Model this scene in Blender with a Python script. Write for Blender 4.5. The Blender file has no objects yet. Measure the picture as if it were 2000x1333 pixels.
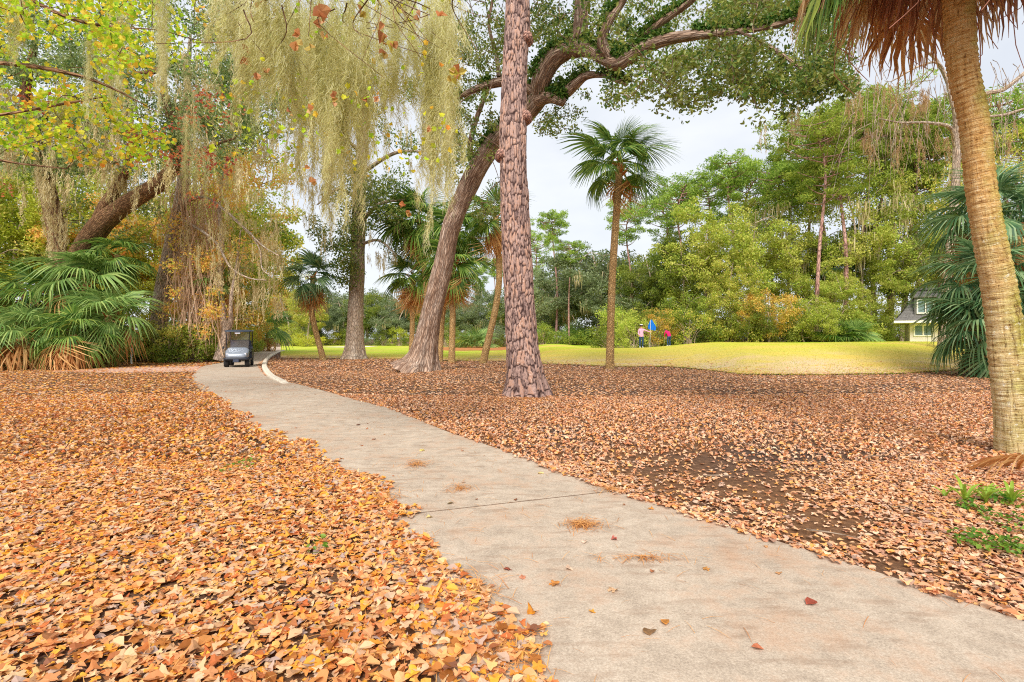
import bpy, math, random
import numpy as np
from mathutils import Vector, Matrix
rng = np.random.default_rng(11)
random.seed(11)
SC = bpy.context.scene
COL = SC.collection

# ------------------------------------------------------------------ camera, sky, sun, exposure
F, CX, HY, EYE = 1000.0, 1000.0, 662.0, 1.5      # focal length and principal point of the photograph (2000 px wide), eye height
cam = bpy.data.cameras.new('camera')
cam.sensor_width = 36.0
cam.lens = 18.0
cam.shift_y = -4.5 / 2000.0
cam.clip_start = 0.1
cam.clip_end = 3000.0
camera = bpy.data.objects.new('camera', cam)
camera.location = (0, 0, EYE)
camera.rotation_euler = (math.radians(90), 0, 0)
COL.objects.link(camera)
SC.camera = camera

SUN_DIR = Vector((-0.12, -0.85, 0.80)).normalized()          # towards the (veiled) sun, behind the photographer
world = bpy.data.worlds.new('World')
SC.world = world
world.use_nodes = True
wt = world.node_tree
wt.nodes.clear()
w_out = wt.nodes.new('ShaderNodeOutputWorld')
w_bg = wt.nodes.new('ShaderNodeBackground')
w_bg.inputs['Strength'].default_value = 0.1
w_sky = wt.nodes.new('ShaderNodeTexSky')
w_sky.sky_type = 'NISHITA'
w_sky.sun_disc = False
w_sky.sun_elevation = math.asin(SUN_DIR.z)
w_sky.sun_rotation = math.atan2(SUN_DIR.x, SUN_DIR.y) % (2 * math.pi)
w_tc = wt.nodes.new('ShaderNodeTexCoord')
w_map = wt.nodes.new('ShaderNodeMapping')
w_map.inputs['Scale'].default_value = (1.0, 1.0, 2.6)
w_noise = wt.nodes.new('ShaderNodeTexNoise')
w_noise.inputs['Scale'].default_value = 2.3
w_noise.inputs['Detail'].default_value = 5.0
w_noise.inputs['Roughness'].default_value = 0.55
w_ramp = wt.nodes.new('ShaderNodeValToRGB')                  # overcast deck: grey-blue bellies, paler breaks
w_ramp.color_ramp.elements[0].position = 0.36
w_ramp.color_ramp.elements[0].color = (2.5, 2.63, 2.85, 1)
w_ramp.color_ramp.elements[1].position = 0.66
w_ramp.color_ramp.elements[1].color = (3.05, 3.12, 3.2, 1)
w_mix = wt.nodes.new('ShaderNodeMix')
w_mix.data_type = 'RGBA'
w_mix.inputs[0].default_value = 0.95
wl = wt.links.new
wl(w_tc.outputs['Generated'], w_map.inputs['Vector'])
wl(w_map.outputs['Vector'], w_noise.inputs['Vector'])
wl(w_noise.outputs['Fac'], w_ramp.inputs['Fac'])
wl(w_sky.outputs['Color'], w_mix.inputs[6])
wl(w_ramp.outputs['Color'], w_mix.inputs[7])
wl(w_mix.outputs[2], w_bg.inputs['Color'])
wl(w_bg.outputs[0], w_out.inputs['Surface'])

sun = bpy.data.lights.new('sun', 'SUN')
sun.energy = 1.5
sun.angle = math.radians(30)
sun.color = (1.0, 0.97, 0.93)
sun_o = bpy.data.objects.new('sun', sun)
sun_o.rotation_euler = (-SUN_DIR).to_track_quat('-Z', 'Y').to_euler()
COL.objects.link(sun_o)

SC.view_settings.view_transform = 'Standard'
SC.view_settings.look = 'None'
SC.view_settings.gamma = 1.0
SC.view_settings.use_curve_mapping = False
SC.view_settings.exposure = 1.68
SC.render.engine = 'CYCLES'
SC.cycles.use_denoising = False
SC.cycles.filter_width = 1.1
SC.cycles.max_bounces = 7
SC.cycles.diffuse_bounces = 4
SC.cycles.transmission_bounces = 4
SC.cycles.glossy_bounces = 2
SC.cycles.caustics_reflective = False
SC.cycles.caustics_refractive = False

# ------------------------------------------------------------------ helpers
def at(px, py, d):
    return np.array([(px - CX) / F * d, d, EYE + (HY - py) / F * d])

def sm(a, b, x):
    t = np.clip((np.asarray(x, float) - a) / (b - a), 0, 1)
    return t * t * (3 - 2 * t)

def gh(x, y):
    """height of the ground: flat under the trees, a raised green beyond on the right"""
    x = np.asarray(x, float); y = np.asarray(y, float)
    px = CX + x / np.maximum(y, 1.0) * F
    s0 = np.interp(px, [1000, 1060, 1200, 1300, 1380, 1450, 1600, 1750, 1850, 1930, 2300], [33, 30, 27.2, 27.8, 25, 21.9, 21.3, 21.9, 23, 25, 25]) - 0.6
    g = sm(s0, s0 + 12.0, y) * (0.75 * sm(1000, 1080, px) + 0.47 * sm(1230, 1420, px))
    g = g * (1 - 0.27 * sm(37, 52, y))
    hump = 0.95 * np.exp(-((x - 4.0) / 5.0) ** 2 - ((y - 47.0) / 8.0) ** 2)
    g = np.maximum(g, hump)
    g = g + 0.05 * np.sin(x * 0.35 + 1.0) * np.sin(y * 0.31) * sm(6, 14, y)
    return g

def hsh(i, j, k, seed):
    n = (i * 374761393 + j * 668265263 + k * 2147483647 + seed * 974711) & 0xffffffff
    n = ((n ^ (n >> 13)) * 1274126177) & 0xffffffff
    return ((n ^ (n >> 16)) & 0xffff) / 65535.0

def vnoise(P, seed=0):
    P = np.asarray(P, float)
    i = np.floor(P).astype(np.int64); f = P - i; f = f * f * (3 - 2 * f)
    out = 0
    for a in (0, 1):
        for b in (0, 1):
            for c in (0, 1):
                w = (f[:, 0] if a else 1 - f[:, 0]) * (f[:, 1] if b else 1 - f[:, 1]) * (f[:, 2] if c else 1 - f[:, 2])
                out = out + w * hsh(i[:, 0] + a, i[:, 1] + b, i[:, 2] + c, seed)
    return out

def noise2(x, y, s, seed=0):
    x = np.asarray(x, float).ravel(); y = np.asarray(y, float).ravel()
    return 0.6 * vnoise(np.stack([x * s, y * s, x * 0], 1), seed) + 0.4 * vnoise(np.stack([x * s * 2.3, y * s * 2.3, x * 0 + 5], 1), seed)

class MB:
    """collects geometry and builds ONE mesh from it"""
    def __init__(s):
        s.V = []; s.F = []; s.M = []; s.n = 0; s.A = []; s.has_a = False
    def add(s, V, Fs, mat=0, attr=None):
        V = np.asarray(V, float).reshape(-1, 3)
        if not isinstance(Fs, (list, tuple)):
            Fs = [Fs]
        for f in Fs:
            f = np.asarray(f, np.int64)
            if f.size:
                s.F.append(f + s.n); s.M.append(np.full(len(f), mat, np.int32))
        s.V.append(V); s.n += len(V)
        if attr is not None:
            s.A.append(np.asarray(attr, float)); s.has_a = True
        else:
            s.A.append(V.copy())
        return s
    def mesh(s, name, mats=(), smooth=False):
        me = bpy.data.meshes.new(name)
        V = np.concatenate(s.V); me.vertices.add(len(V)); me.vertices.foreach_set('co', V.astype(np.float32).ravel())
        loops = np.concatenate([f.ravel() for f in s.F])
        tot = np.concatenate([np.full(len(f), f.shape[1], np.int32) for f in s.F])
        start = np.concatenate([[0], np.cumsum(tot)[:-1]]).astype(np.int32)
        me.loops.add(len(loops)); me.loops.foreach_set('vertex_index', loops.astype(np.int32))
        me.polygons.add(len(tot)); me.polygons.foreach_set('loop_start', start)
        try: me.polygons.foreach_set('loop_total', tot)
        except Exception: pass
        me.polygons.foreach_set('material_index', np.concatenate(s.M))
        me.polygons.foreach_set('use_smooth', np.full(len(tot), bool(smooth)))
        if s.has_a:
            at_ = me.attributes.new('bk', 'FLOAT_VECTOR', 'POINT')
            at_.data.foreach_set('vector', np.concatenate(s.A).astype(np.float32).ravel())
        for m in mats: me.materials.append(m)
        me.update(calc_edges=True)
        return me
    def build(s, name, mats=(), parent=None, smooth=False):
        if not isinstance(mats, (list, tuple)): mats = [mats]
        return put(name, s.mesh(name, mats, smooth), parent)

def put(name, data, parent=None, loc=None, rot=None, scale=None, mat=None):
    o = bpy.data.objects.new(name, data)
    COL.objects.link(o)
    if parent is not None: o.parent = parent
    if loc is not None: o.location = loc
    if rot is not None: o.rotation_euler = rot
    if scale is not None: o.scale = (scale,) * 3 if isinstance(scale, (int, float)) else scale
    if mat is not None:
        for k, m in enumerate(mat if isinstance(mat, (list, tuple)) else [mat]):
            o.material_slots[k].link = 'OBJECT'; o.material_slots[k].material = m
    return o

def tag(o, label, cat, group=None, kind=None):
    if label: o['label'] = label
    if cat: o['category'] = cat
    if group: o['group'] = group
    if kind: o['kind'] = kind
    return o

def thing(name, label, cat, loc=(0, 0, 0), rz=0.0, group=None, scale=None):
    o = put(name, None, None, tuple(float(v) for v in loc), (0, 0, rz), scale)
    o.empty_display_size = 0.2
    return tag(o, label, cat, group)

def norm(v):
    return v / np.maximum(np.linalg.norm(v, axis=-1, keepdims=True), 1e-9)

def frames(N, spin=None):
    N = norm(np.asarray(N, float)); n = len(N)
    a = norm(rng.normal(size=(n, 3)))
    t = norm(np.cross(N, a)); b = np.cross(N, t)
    return np.stack([t, b, N], 2)

def scatter(T, Fs, P, R, S):
    """copies of a small template at points P with rotations R and scales S, as vertices and faces"""
    T = np.asarray(T, float); P = np.asarray(P, float); n = len(P)
    S = np.asarray(S, float).reshape(n, 1, 1) if np.ndim(S) else np.full((n, 1, 1), S)
    V = np.einsum('nij,kj->nki', R, T) * S + P[:, None, :]
    k = len(T); off = (np.arange(n) * k)[:, None, None]
    out = [(np.asarray(f)[None] + off).reshape(-1, np.asarray(f).shape[1]) for f in (Fs if isinstance(Fs, (list, tuple)) else [Fs])]
    return V.reshape(-1, 3), out

def spline(pts, n):
    """smooth curve through points (any columns)"""
    P = np.asarray(pts, float); m = len(P)
    if m == 2:
        t = np.linspace(0, 1, n)[:, None]; return P[0] * (1 - t) + P[1] * t
    Q = np.vstack([2 * P[0] - P[1], P, 2 * P[-1] - P[-2]])
    u = np.linspace(0, m - 1 - 1e-9, n); i = u.astype(int); t = (u - i)[:, None]
    a, b, c, d = Q[i], Q[i + 1], Q[i + 2], Q[i + 3]
    return 0.5 * (2 * b + (c - a) * t + (2 * a - 5 * b + 4 * c - d) * t ** 2 + (3 * b - a - 3 * c + d) * t ** 3)

def tube(pts, rad, sides=8, bump=0.0, bseed=0, flare=None, cap=True):
    """tapered tube; attr 'bk' holds straightened bark coordinates"""
    P = np.asarray(pts, float); n = len(P); rad = np.broadcast_to(np.asarray(rad, float), (n,)).copy()
    T = norm(np.gradient(P, axis=0))
    ref = np.array([1.0, 0, 0]) if abs(T[0][0]) < 0.8 else np.array([0, 1.0, 0])
    U = np.zeros_like(P); u = ref
    for i in range(n):
        u = u - T[i] * np.dot(u, T[i]); u = u / max(np.linalg.norm(u), 1e-9); U[i] = u
    W = np.cross(T, U)
    s = np.concatenate([[0], np.cumsum(np.linalg.norm(np.diff(P, axis=0), axis=1))])
    th = np.linspace(0, 2 * np.pi, sides, endpoint=False)
    c, sn = np.cos(th), np.sin(th)
    R = np.repeat(rad[:, None], sides, 1)
    A = np.stack([R * c, R * sn, np.repeat(s[:, None], sides, 1)], 2).reshape(-1, 3)
    if bump:
        nz = vnoise(np.stack([A[:, 0] * 9, A[:, 1] * 9, A[:, 2] * 2.2], 1), bseed) * 0.5 + vnoise(np.stack([A[:, 0] * 3, A[:, 1] * 3, A[:, 2] * 1.1], 1), bseed + 3)
        R = R + bump * (nz.reshape(n, sides) - 0.75)
    if flare is not None:
        R = R + flare(s[:, None], th[None, :])
    V = P[:, None, :] + R[:, :, None] * (U[:, None, :] * c[None, :, None] + W[:, None, :] * sn[None, :, None])
    i = np.arange(n - 1)[:, None] * sides; j = np.arange(sides)[None, :]; j2 = (j + 1) % sides
    Q = np.stack([i + j, i + j2, i + sides + j2, i + sides + j], 2).reshape(-1, 4)
    V = V.reshape(-1, 3)
    Fs = [Q]
    if cap:
        V = np.vstack([V, P[-1] + T[-1] * rad[-1] * 0.6]); A = np.vstack([A, [0, 0, s[-1]]])
        k = len(V) - 1; b = (n - 1) * sides
        Fs.append(np.stack([b + np.arange(sides), b + (np.arange(sides) + 1) % sides, np.full(sides, k)], 1))
    return V, Fs, A

def box(mb, c, s, mat=0, rz=0.0, taper=None):
    x, y, z = np.asarray(s, float) / 2
    V = np.array([[-x, -y, -z], [x, -y, -z], [x, y, -z], [-x, y, -z], [-x, -y, z], [x, -y, z], [x, y, z], [-x, y, z]])
    if taper is not None: V[4:, :2] *= np.asarray(taper)
    if rz: V = V @ np.array([[math.cos(rz), math.sin(rz), 0], [-math.sin(rz), math.cos(rz), 0], [0, 0, 1]])
    mb.add(V + np.asarray(c, float), np.array([[0, 3, 2, 1], [4, 5, 6, 7], [0, 1, 5, 4], [1, 2, 6, 5], [2, 3, 7, 6], [3, 0, 4, 7]]), mat)

# ------------------------------------------------------------------ materials
def lin(r, g, b):
    f = lambda c: (c / 255 / 12.92) if c / 255 <= 0.04045 else ((c / 255 + 0.055) / 1.055) ** 2.4
    return (f(r), f(g), f(b), 1.0)

class NT:
    def __init__(s, name):
        s.m = bpy.data.materials.new(name); s.m.use_nodes = True
        s.t = s.m.node_tree; s.t.nodes.clear(); s.out = s.t.nodes.new('ShaderNodeOutputMaterial')
    def n(s, typ, **kw):
        nd = s.t.nodes.new(typ)
        for k, v in kw.items():
            if k in nd.bl_rna.properties: setattr(nd, k, v)
            else: nd.inputs[k.replace('_', ' ')].default_value = v
        return nd
    def l(s, a, b): s.t.links.new(a, b)
    def ramp(s, fac, stops, interp='LINEAR'):
        r = s.n('ShaderNodeValToRGB'); r.color_ramp.interpolation = interp
        e = r.color_ramp.elements
        while len(e) > 1: e.remove(e[-1])
        e[0].position, e[0].color = stops[0]
        for p, c in stops[1:]:
            x = e.new(p); x.color = c
        if fac is not None: s.l(fac, r.inputs['Fac'])
        return r.outputs['Color']
    def noise(s, vec, scale, detail=4.0, rough=0.55):
        nd = s.n('ShaderNodeTexNoise', Scale=scale, Detail=detail, Roughness=rough)
        if vec is not None: s.l(vec, nd.inputs['Vector'])
        return nd.outputs['Fac']
    def math(s, op, a, b=None, clamp=False):
        nd = s.n('ShaderNodeMath', operation=op); nd.use_clamp = clamp
        for k, v in enumerate((a, b)):
            if v is None: continue
            if isinstance(v, (int, float)): nd.inputs[k].default_value = v
            else: s.l(v, nd.inputs[k])
        return nd.outputs[0]
    def mix(s, fac, a, b, mode='MIX'):
        nd = s.n('ShaderNodeMix', data_type='RGBA', blend_type=mode)
        for sock, v in ((nd.inputs[0], fac), (nd.inputs[6], a), (nd.inputs[7], b)):
            if isinstance(v, (int, float, tuple)): sock.default_value = v
            else: s.l(v, sock)
        return nd.outputs[2]
    def bump(s, h, strength=0.5, dist=0.02):
        b = s.n('ShaderNodeBump', Strength=strength, Distance=dist); s.l(h, b.inputs['Height']); return b.outputs['Normal']
    def mapping(s, vec, scale):
        mp = s.n('ShaderNodeMapping'); mp.inputs['Scale'].default_value = scale; s.l(vec, mp.inputs['Vector']); return mp.outputs['Vector']
    def surf(s, color, rough=0.8, normal=None, spec=0.3, metallic=0.0):
        p = s.n('ShaderNodeBsdfPrincipled', Roughness=rough, Metallic=metallic)
        p.inputs['Specular IOR Level'].default_value = spec
        if isinstance(color, tuple): p.inputs['Base Color'].default_value = color
        else: s.l(color, p.inputs['Base Color'])
        if normal is not None: s.l(normal, p.inputs['Normal'])
        s.l(p.outputs[0], s.out.inputs['Surface'])
        s.p = p
        return s.m

def plain(name, rgb, rough=0.6, spec=0.3, metallic=0.0, var=0.12, scale=6.0):
    t = NT(name)
    geo = t.n('ShaderNodeTexCoord')
    f = t.noise(geo.outputs['Object'], scale)
    c = lin(*rgb)
    a = tuple(max(0, v * (1 - var)) for v in c[:3]) + (1,); b = tuple(min(1, v * (1 + var)) for v in c[:3]) + (1,)
    return t.surf(t.ramp(f, [(0.3, a), (0.7, b)]), rough, None, spec, metallic)

def leafmat(name, cols, trans=0.4, nscale=0.5, nmix=0.45, k=1.0, rough=0.55, per_object=False, spec=0.25):
    """leaves: each leaf (mesh island) takes its own colour from the ramp, patches drift with a slow noise"""
    t = NT(name)
    geo = t.n('ShaderNodeNewGeometry'); tc = t.n('ShaderNodeTexCoord'); oi = t.n('ShaderNodeObjectInfo')
    if per_object:
        f = oi.outputs['Random']
    else:
        vec = t.n('ShaderNodeVectorMath', operation='ADD'); t.l(tc.outputs['Object'], vec.inputs[0])
        t.l(oi.outputs['Location'], vec.inputs[1])
        nz = t.noise(vec.outputs[0], nscale, 2.0)
        nz = t.math('MULTIPLY_ADD', nz, 2.2); nz.node.inputs[2].default_value = -0.6; nz.node.use_clamp = True
        f = t.math('ADD', t.math('MULTIPLY', geo.outputs['Random Per Island'], 1 - nmix), t.math('MULTIPLY', nz, nmix))
    n = len(cols)
    stops = [((i + 0.5) / n, tuple(min(1.0, v * k) for v in lin(*c)[:3]) + (1,)) for i, c in enumerate(cols)]
    col = t.ramp(f, stops)
    p = t.n('ShaderNodeBsdfPrincipled', Roughness=rough); p.inputs['Specular IOR Level'].default_value = spec
    t.l(col, p.inputs['Base Color'])
    tr = t.n('ShaderNodeBsdfTranslucent'); t.l(col, tr.inputs['Color'])
    mx = t.n('ShaderNodeMixShader'); mx.inputs[0].default_value = trans
    t.l(p.outputs[0], mx.inputs[1]); t.l(tr.outputs[0], mx.inputs[2]); t.l(mx.outputs[0], t.out.inputs['Surface'])
    return t.m

def barkmat(name, dark, mid, light, vs=(5, 5, 1.6), plates=False, moss=None, moss_amt=0.0, depth=0.03, crack=(40, 26, 20)):
    t = NT(name)
    a = t.n('ShaderNodeAttribute', attribute_name='bk')
    v = t.mapping(a.outputs['Vector'], vs)
    n1 = t.noise(v, 2.2, 6.0, 0.65); n2 = t.noise(v, 0.5, 3.0)
    f = t.math('ADD', t.math('MULTIPLY', n1, 0.65), t.math('MULTIPLY', n2, 0.4))
    col = t.ramp(f, [(0.3, lin(*dark)), (0.5, lin(*mid)), (0.72, lin(*light))])
    vo = t.n('ShaderNodeTexVoronoi', feature='DISTANCE_TO_EDGE', Scale=1.0 if plates else 1.6)
    vv = t.n('ShaderNodeVectorMath', operation='ADD'); t.l(v, vv.inputs[0])
    nw = t.n('ShaderNodeTexNoise', Scale=1.5, Detail=3.0); t.l(v, nw.inputs['Vector'])
    sc = t.n('ShaderNodeVectorMath', operation='SCALE'); sc.inputs['Scale'].default_value = 0.9; t.l(nw.outputs['Color'], sc.inputs[0])
    t.l(sc.outputs[0], vv.inputs[1]); t.l(vv.outputs[0], vo.inputs['Vector'])
    edge = t.ramp(vo.outputs['Distance'], [(0.0, (0, 0, 0, 1)), (0.16 if plates else 0.22, (1, 1, 1, 1))])
    col = t.mix(t.math('MULTIPLY', t.math('SUBTRACT', 1.0, edge), 0.75 if plates else 0.7), col, lin(*crack))
    if moss:
        g = t.n('ShaderNodeNewGeometry')
        mn = t.noise(g.outputs['Position'], 2.2, 5.0, 0.7)
        mf = t.math('MULTIPLY_ADD', mn, 5.0); mf.node.inputs[2].default_value = -3.1 + moss_amt; mf.node.use_clamp = True
        col = t.mix(t.math('MULTIPLY', mf, 0.85), col, lin(*moss))
    h = t.math('ADD', t.math('MULTIPLY', edge, 0.7), t.math('MULTIPLY', n1, 0.6))
    return t.surf(col, 0.9, t.bump(h, 0.9, depth), 0.12)
# ------------------------------------------------------------------ ground, path, lawn
def stations(lst):
    a = np.array([[1500.0 / (y - HY), (x - CX) * 1.5 / (y - HY)] for x, y in lst])
    return a[np.argsort(a[:, 0])]
PL = stations([(1060, 1333), (1000, 1250), (893, 1100), (800, 1010), (700, 945), (610, 880), (505, 830), (440, 790), (387, 755), (377, 735), (400, 718), (440, 708), (497, 690), (520, 683), (505, 678)])
PR = stations([(2000, 1225), (1700, 1122), (1400, 1028), (1190, 962), (1000, 890), (880, 850), (760, 800), (640, 770), (560, 750), (519, 735), (503, 715), (520, 700), (540, 690), (556, 684), (552, 678)])
PL = np.vstack([[-1.0, 2.3], [1.0, 0.95], PL]); PR = np.vstack([[-1.0, 5.9], [1.0, 4.1], PR])
xl = lambda d: np.interp(d, PL[:, 0], PL[:, 1])
xr = lambda d: np.interp(d, PR[:, 0], PR[:, 1])
EDGE = np.array([(530, 700), (548, 700), (700, 701), (860, 706), (980, 706), (1060, 712), (1200, 718), (1300, 716), (1380, 722), (1450, 731), (1600, 733), (1750, 731), (1850, 727), (1930, 722), (2300, 722)], float)
EU = (EDGE[:, 0] - CX) / F; ED = 1500.0 / (EDGE[:, 1] - HY)
lawn_d = lambda u: np.interp(u, EU, ED)

def dirt(x, y):
    """thin-leaved patches of bare soil beside the path"""
    px = CX + x / y * F; py = HY + 1500.0 / y
    a = np.exp(-(((px - 1440) / 170) ** 2 + ((py - 940) / 62) ** 2)) + 0.9 * np.exp(-(((px - 1590) / 110) ** 2 + ((py - 1030) / 45) ** 2)) + 0.6 * np.exp(-(((px - 1240) / 60) ** 2 + ((py - 915) / 25) ** 2))
    b = 0.8 * np.exp(-(((px - 1720) / 90) ** 2 + ((py - 1120) / 30) ** 2))
    return np.clip((a + b) * (0.3 + 2.1 * noise2(x, y, 2.6, 5).reshape(np.shape(x))), 0, 1)

t = NT('ground_soil')
g = t.n('ShaderNodeNewGeometry')
n1 = t.noise(g.outputs['Position'], 0.35, 4); n2 = t.noise(g.outputs['Position'], 14.0, 5, 0.7); n3 = t.noise(g.outputs['Position'], 60.0, 3, 0.7)
f = t.math('ADD', t.math('MULTIPLY', n2, 0.6), t.math('MULTIPLY', n3, 0.4))
c1 = t.ramp(f, [(0.3, lin(70, 50, 36)), (0.5, lin(112, 80, 56)), (0.7, lin(160, 116, 80))])
c2 = t.ramp(f, [(0.3, lin(50, 40, 34)), (0.5, lin(84, 66, 56)), (0.7, lin(124, 100, 84))])
M_ground = t.surf(t.mix(t.ramp(n1, [(0.42, (0, 0, 0, 1)), (0.6, (1, 1, 1, 1))]), c1, c2), 0.95, t.bump(f, 0.8, 0.03), 0.1)

ys = np.concatenate([np.arange(-30, 0, 3.0), np.arange(0, 62, 0.8), np.arange(62, 220, 6.0), np.array([240, 300, 400, 600, 1000, 1600])])
xs = np.concatenate([-np.array([1500, 900, 500, 300])[:], np.arange(-200, -60, 10.0), np.arange(-60, 60, 0.9), np.arange(60, 201, 10.0), [300, 500, 900, 1500]])
Xg, Yg = np.meshgrid(xs, ys)
ny, nx = Xg.shape
idx = np.arange(ny * nx).reshape(ny, nx)
quad = np.stack([idx[:-1, :-1], idx[:-1, 1:], idx[1:, 1:], idx[1:, :-1]], 2).reshape(-1, 4)
ground = MB().add(np.stack([Xg, Yg, gh(Xg, Yg)], 2), quad).build('ground', M_ground, smooth=True)
tag(ground, 'brown soil ground under the fallen leaves', None, kind='structure')

# concrete path in slabs with recessed joints
t = NT('path_concrete')
g = t.n('ShaderNodeNewGeometry')
n1 = t.noise(g.outputs['Position'], 0.9, 5, 0.6); n2 = t.noise(g.outputs['Position'], 90.0, 4, 0.75); n3 = t.noise(g.outputs['Position'], 5.0, 6, 0.7)
col = t.ramp(t.math('ADD', t.math('MULTIPLY', n2, 0.55), t.math('MULTIPLY', n3, 0.45)), [(0.32, lin(140, 124, 108)), (0.5, lin(182, 164, 144)), (0.68, lin(212, 196, 176))])
st = t.ramp(t.math('ADD', t.math('MULTIPLY', n1, 0.5), t.math('MULTIPLY', n3, 0.5)), [(0.50, (0, 0, 0, 1)), (0.64, (1, 1, 1, 1))])
col = t.mix(t.math('MULTIPLY', st, 0.5), col, lin(168, 116, 76))                      # tannin stains from wet leaves
wv = t.noise(t.mapping(g.outputs['Position'], (1.0, 3.2, 1.0)), 3.0, 5, 0.6)
col = t.mix(t.math('MULTIPLY', t.ramp(wv, [(0.52, (0, 0, 0, 1)), (0.68, (1, 1, 1, 1))]), 0.5), col, lin(142, 114, 92))
n4 = t.noise(g.outputs['Position'], 34.0, 4, 0.8)
col = t.mix(t.math('MULTIPLY', t.ramp(n4, [(0.60, (0, 0, 0, 1)), (0.72, (1, 1, 1, 1))]), 0.55), col, lin(112, 92, 78))
col = t.mix(t.math('MULTIPLY', t.ramp(n4, [(0.30, (1, 1, 1, 1)), (0.38, (0, 0, 0, 1))]), 0.4), col, lin(226, 212, 194))
M_path = t.surf(col, 0.88, t.bump(t.math('ADD', n2, t.math('MULTIPLY', n3, 0.6)), 0.5, 0.006), 0.2)
M_kerb = plain('kerb_concrete', (214, 200, 180), 0.85, 0.2, var=0.22, scale=9)

path = thing('path', 'pale concrete cart path curving through the fallen leaves', None)
path['kind'] = 'structure'
joints = [-0.9, 4.17, 9.2, 14.5, 20.0, 26.5, 34.0, 48.0, 70.0, 92.0]
off = lambda d: np.interp(d, [-1, 4.17, 10, 20, 27, 70], [0.3, 0.78, 1.2, 1.2, 0.7, 0.4])
for a, b in zip(joints[:-1], joints[1:]):
    n = max(6, int((b - a) / (0.22 if a < 10 else 0.9))); dl = np.linspace(a + 0.011, b - 0.011, n)
    dr = dl + off(dl)
    L = np.stack([xl(dl) - np.interp(dl, [0, 4, 12, 22], [0.5, 0.45, 0.2, 0.05]), dl], 1); R = np.stack([xr(dr), dr], 1)
    w = np.linspace(0, 1, 9)[None, :, None]
    P = L[:, None] * (1 - w) + R[:, None] * w
    Z = gh(P[..., 0], P[..., 1]) + 0.03
    top = np.dstack([P, Z]).reshape(-1, 3)
    k = np.arange(n * 9).reshape(n, 9)
    Q = np.stack([k[:-1, :-1], k[:-1, 1:], k[1:, 1:], k[1:, :-1]], 2).reshape(-1, 4)
    ring = np.concatenate([k[0], k[1:, -1], k[-1, ::-1][1:], k[::-1, 0][1:-1]])
    low = top[ring] - [0, 0, 0.12]
    nr = len(ring); r2 = np.roll(np.arange(nr), -1)
    S = np.stack([ring[r2], ring, 9 * n + np.arange(nr), 9 * n + r2], 1)
    MB().add(np.vstack([top, low]), [Q, S]).build('concrete_slab', M_path, path)

M_joint = plain('joint_filler', (104, 82, 66), .95, .05)
for jd in joints[1:-1]:
    w = np.linspace(0, 1, 24)[:, None]; rows = []
    for dl in (jd - .0105, jd + .0105):
        dr = dl + float(off(dl)); a_ = np.array([float(xl(dl)) - float(np.interp(dl, [0, 4, 12, 22], [0.5, 0.45, 0.2, 0.05])), dl]); b_ = np.array([float(xr(dr)), dr])
        p_ = a_ * (1 - w) + b_ * w; rows.append(np.column_stack([p_, gh(p_[:, 0], p_[:, 1]) + .026]))
    k = np.arange(23)
    MB().add(np.vstack(rows), [np.stack([k, k + 1, k + 25, k + 24], 1)]).build('expansion_joint', M_joint, path)
# kerb
kp = [(554, 686), (536, 692), (522, 702), (516.5, 715), (521, 728), (532, 740), (548, 749), (560, 755)]
kp = spline([[(x - CX) * 1.5 / (y - HY), 1500.0 / (y - HY)] for x, y in kp], 60)
tn = norm(np.gradient(kp, axis=0)); nn = np.stack([-tn[:, 1], tn[:, 0]], 1)
prof = [(-0.13, -0.05), (-0.12, 0.10), (-0.08, 0.135), (0.08, 0.135), (0.12, 0.10), (0.13, -0.05)]
V = np.stack([np.concatenate([kp + nn * a, np.full((60, 1), z) * (np.minimum(1, np.linspace(9, 0.35, 60))[:, None] if z > 0 else 1)], 1) for a, z in prof], 1)
k = np.arange(360).reshape(60, 6)
kerb = MB().add(V.reshape(-1, 3), [np.stack([k[:-1, :-1], k[1:, :-1], k[1:, 1:], k[:-1, 1:]], 2).reshape(-1, 4), np.array([[0, 1, 2, 3, 4, 5], k[-1, ::-1]])]).build('kerb', M_kerb, smooth=False)
tag(kerb, 'short curved concrete kerb along the inside of the path bend', None, kind='structure')

# lawn
t = NT('lawn_turf')
a = t.n('ShaderNodeAttribute', attribute_name='bk'); sx = t.n('ShaderNodeSeparateXYZ'); t.l(a.outputs['Vector'], sx.inputs[0])
g = t.n('ShaderNodeNewGeometry')
nb = t.noise(t.mapping(g.outputs['Position'], (0.2, 0.5, 1)), 1.3, 6, .62); nf = t.noise(g.outputs['Position'], 9.0, 5, 0.7)
e = t.math('ADD', sx.outputs['X'], t.math('MULTIPLY', t.math('SUBTRACT', nb, 0.5), 16.0))
e = t.math('ADD', e, t.math('MULTIPLY', t.math('SUBTRACT', nf, 0.5), 1.6))
c = t.ramp(t.math('DIVIDE', e, 14.0), [(0.0, lin(204, 178, 146)), (0.2, lin(200, 174, 118)), (0.4, lin(192, 178, 84)), (0.62, lin(186, 184, 60)), (1.0, lin(160, 180, 46))])
c = t.mix(t.math('MULTIPLY', t.ramp(nb, [(0.46, (0, 0, 0, 1)), (0.62, (1, 1, 1, 1))]), 0.7), c, lin(212, 176, 96))
c = t.mix(0.5, c, t.ramp(nf, [(0.3, (0.72, 0.72, 0.68, 1)), (0.7, (1.36, 1.36, 1.28, 1))]), 'MULTIPLY')
M_lawn = t.surf(c, 0.95, t.bump(nf, 0.5, 0.03), 0.1)
uu = np.concatenate([np.linspace(-0.452, 1.35, 200)]); tt = np.concatenate([np.linspace(0, 0.3, 45), np.linspace(0.32, 1, 30)]) ** 1.25
d0 = lawn_d(uu) + 0.6 * (noise2(uu * 30, uu * 0, 1.0, 3) - 0.5)
D = d0[None, :] + (150 - d0)[None, :] * tt[:, None]; Xl = uu[None, :] * D
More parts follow.
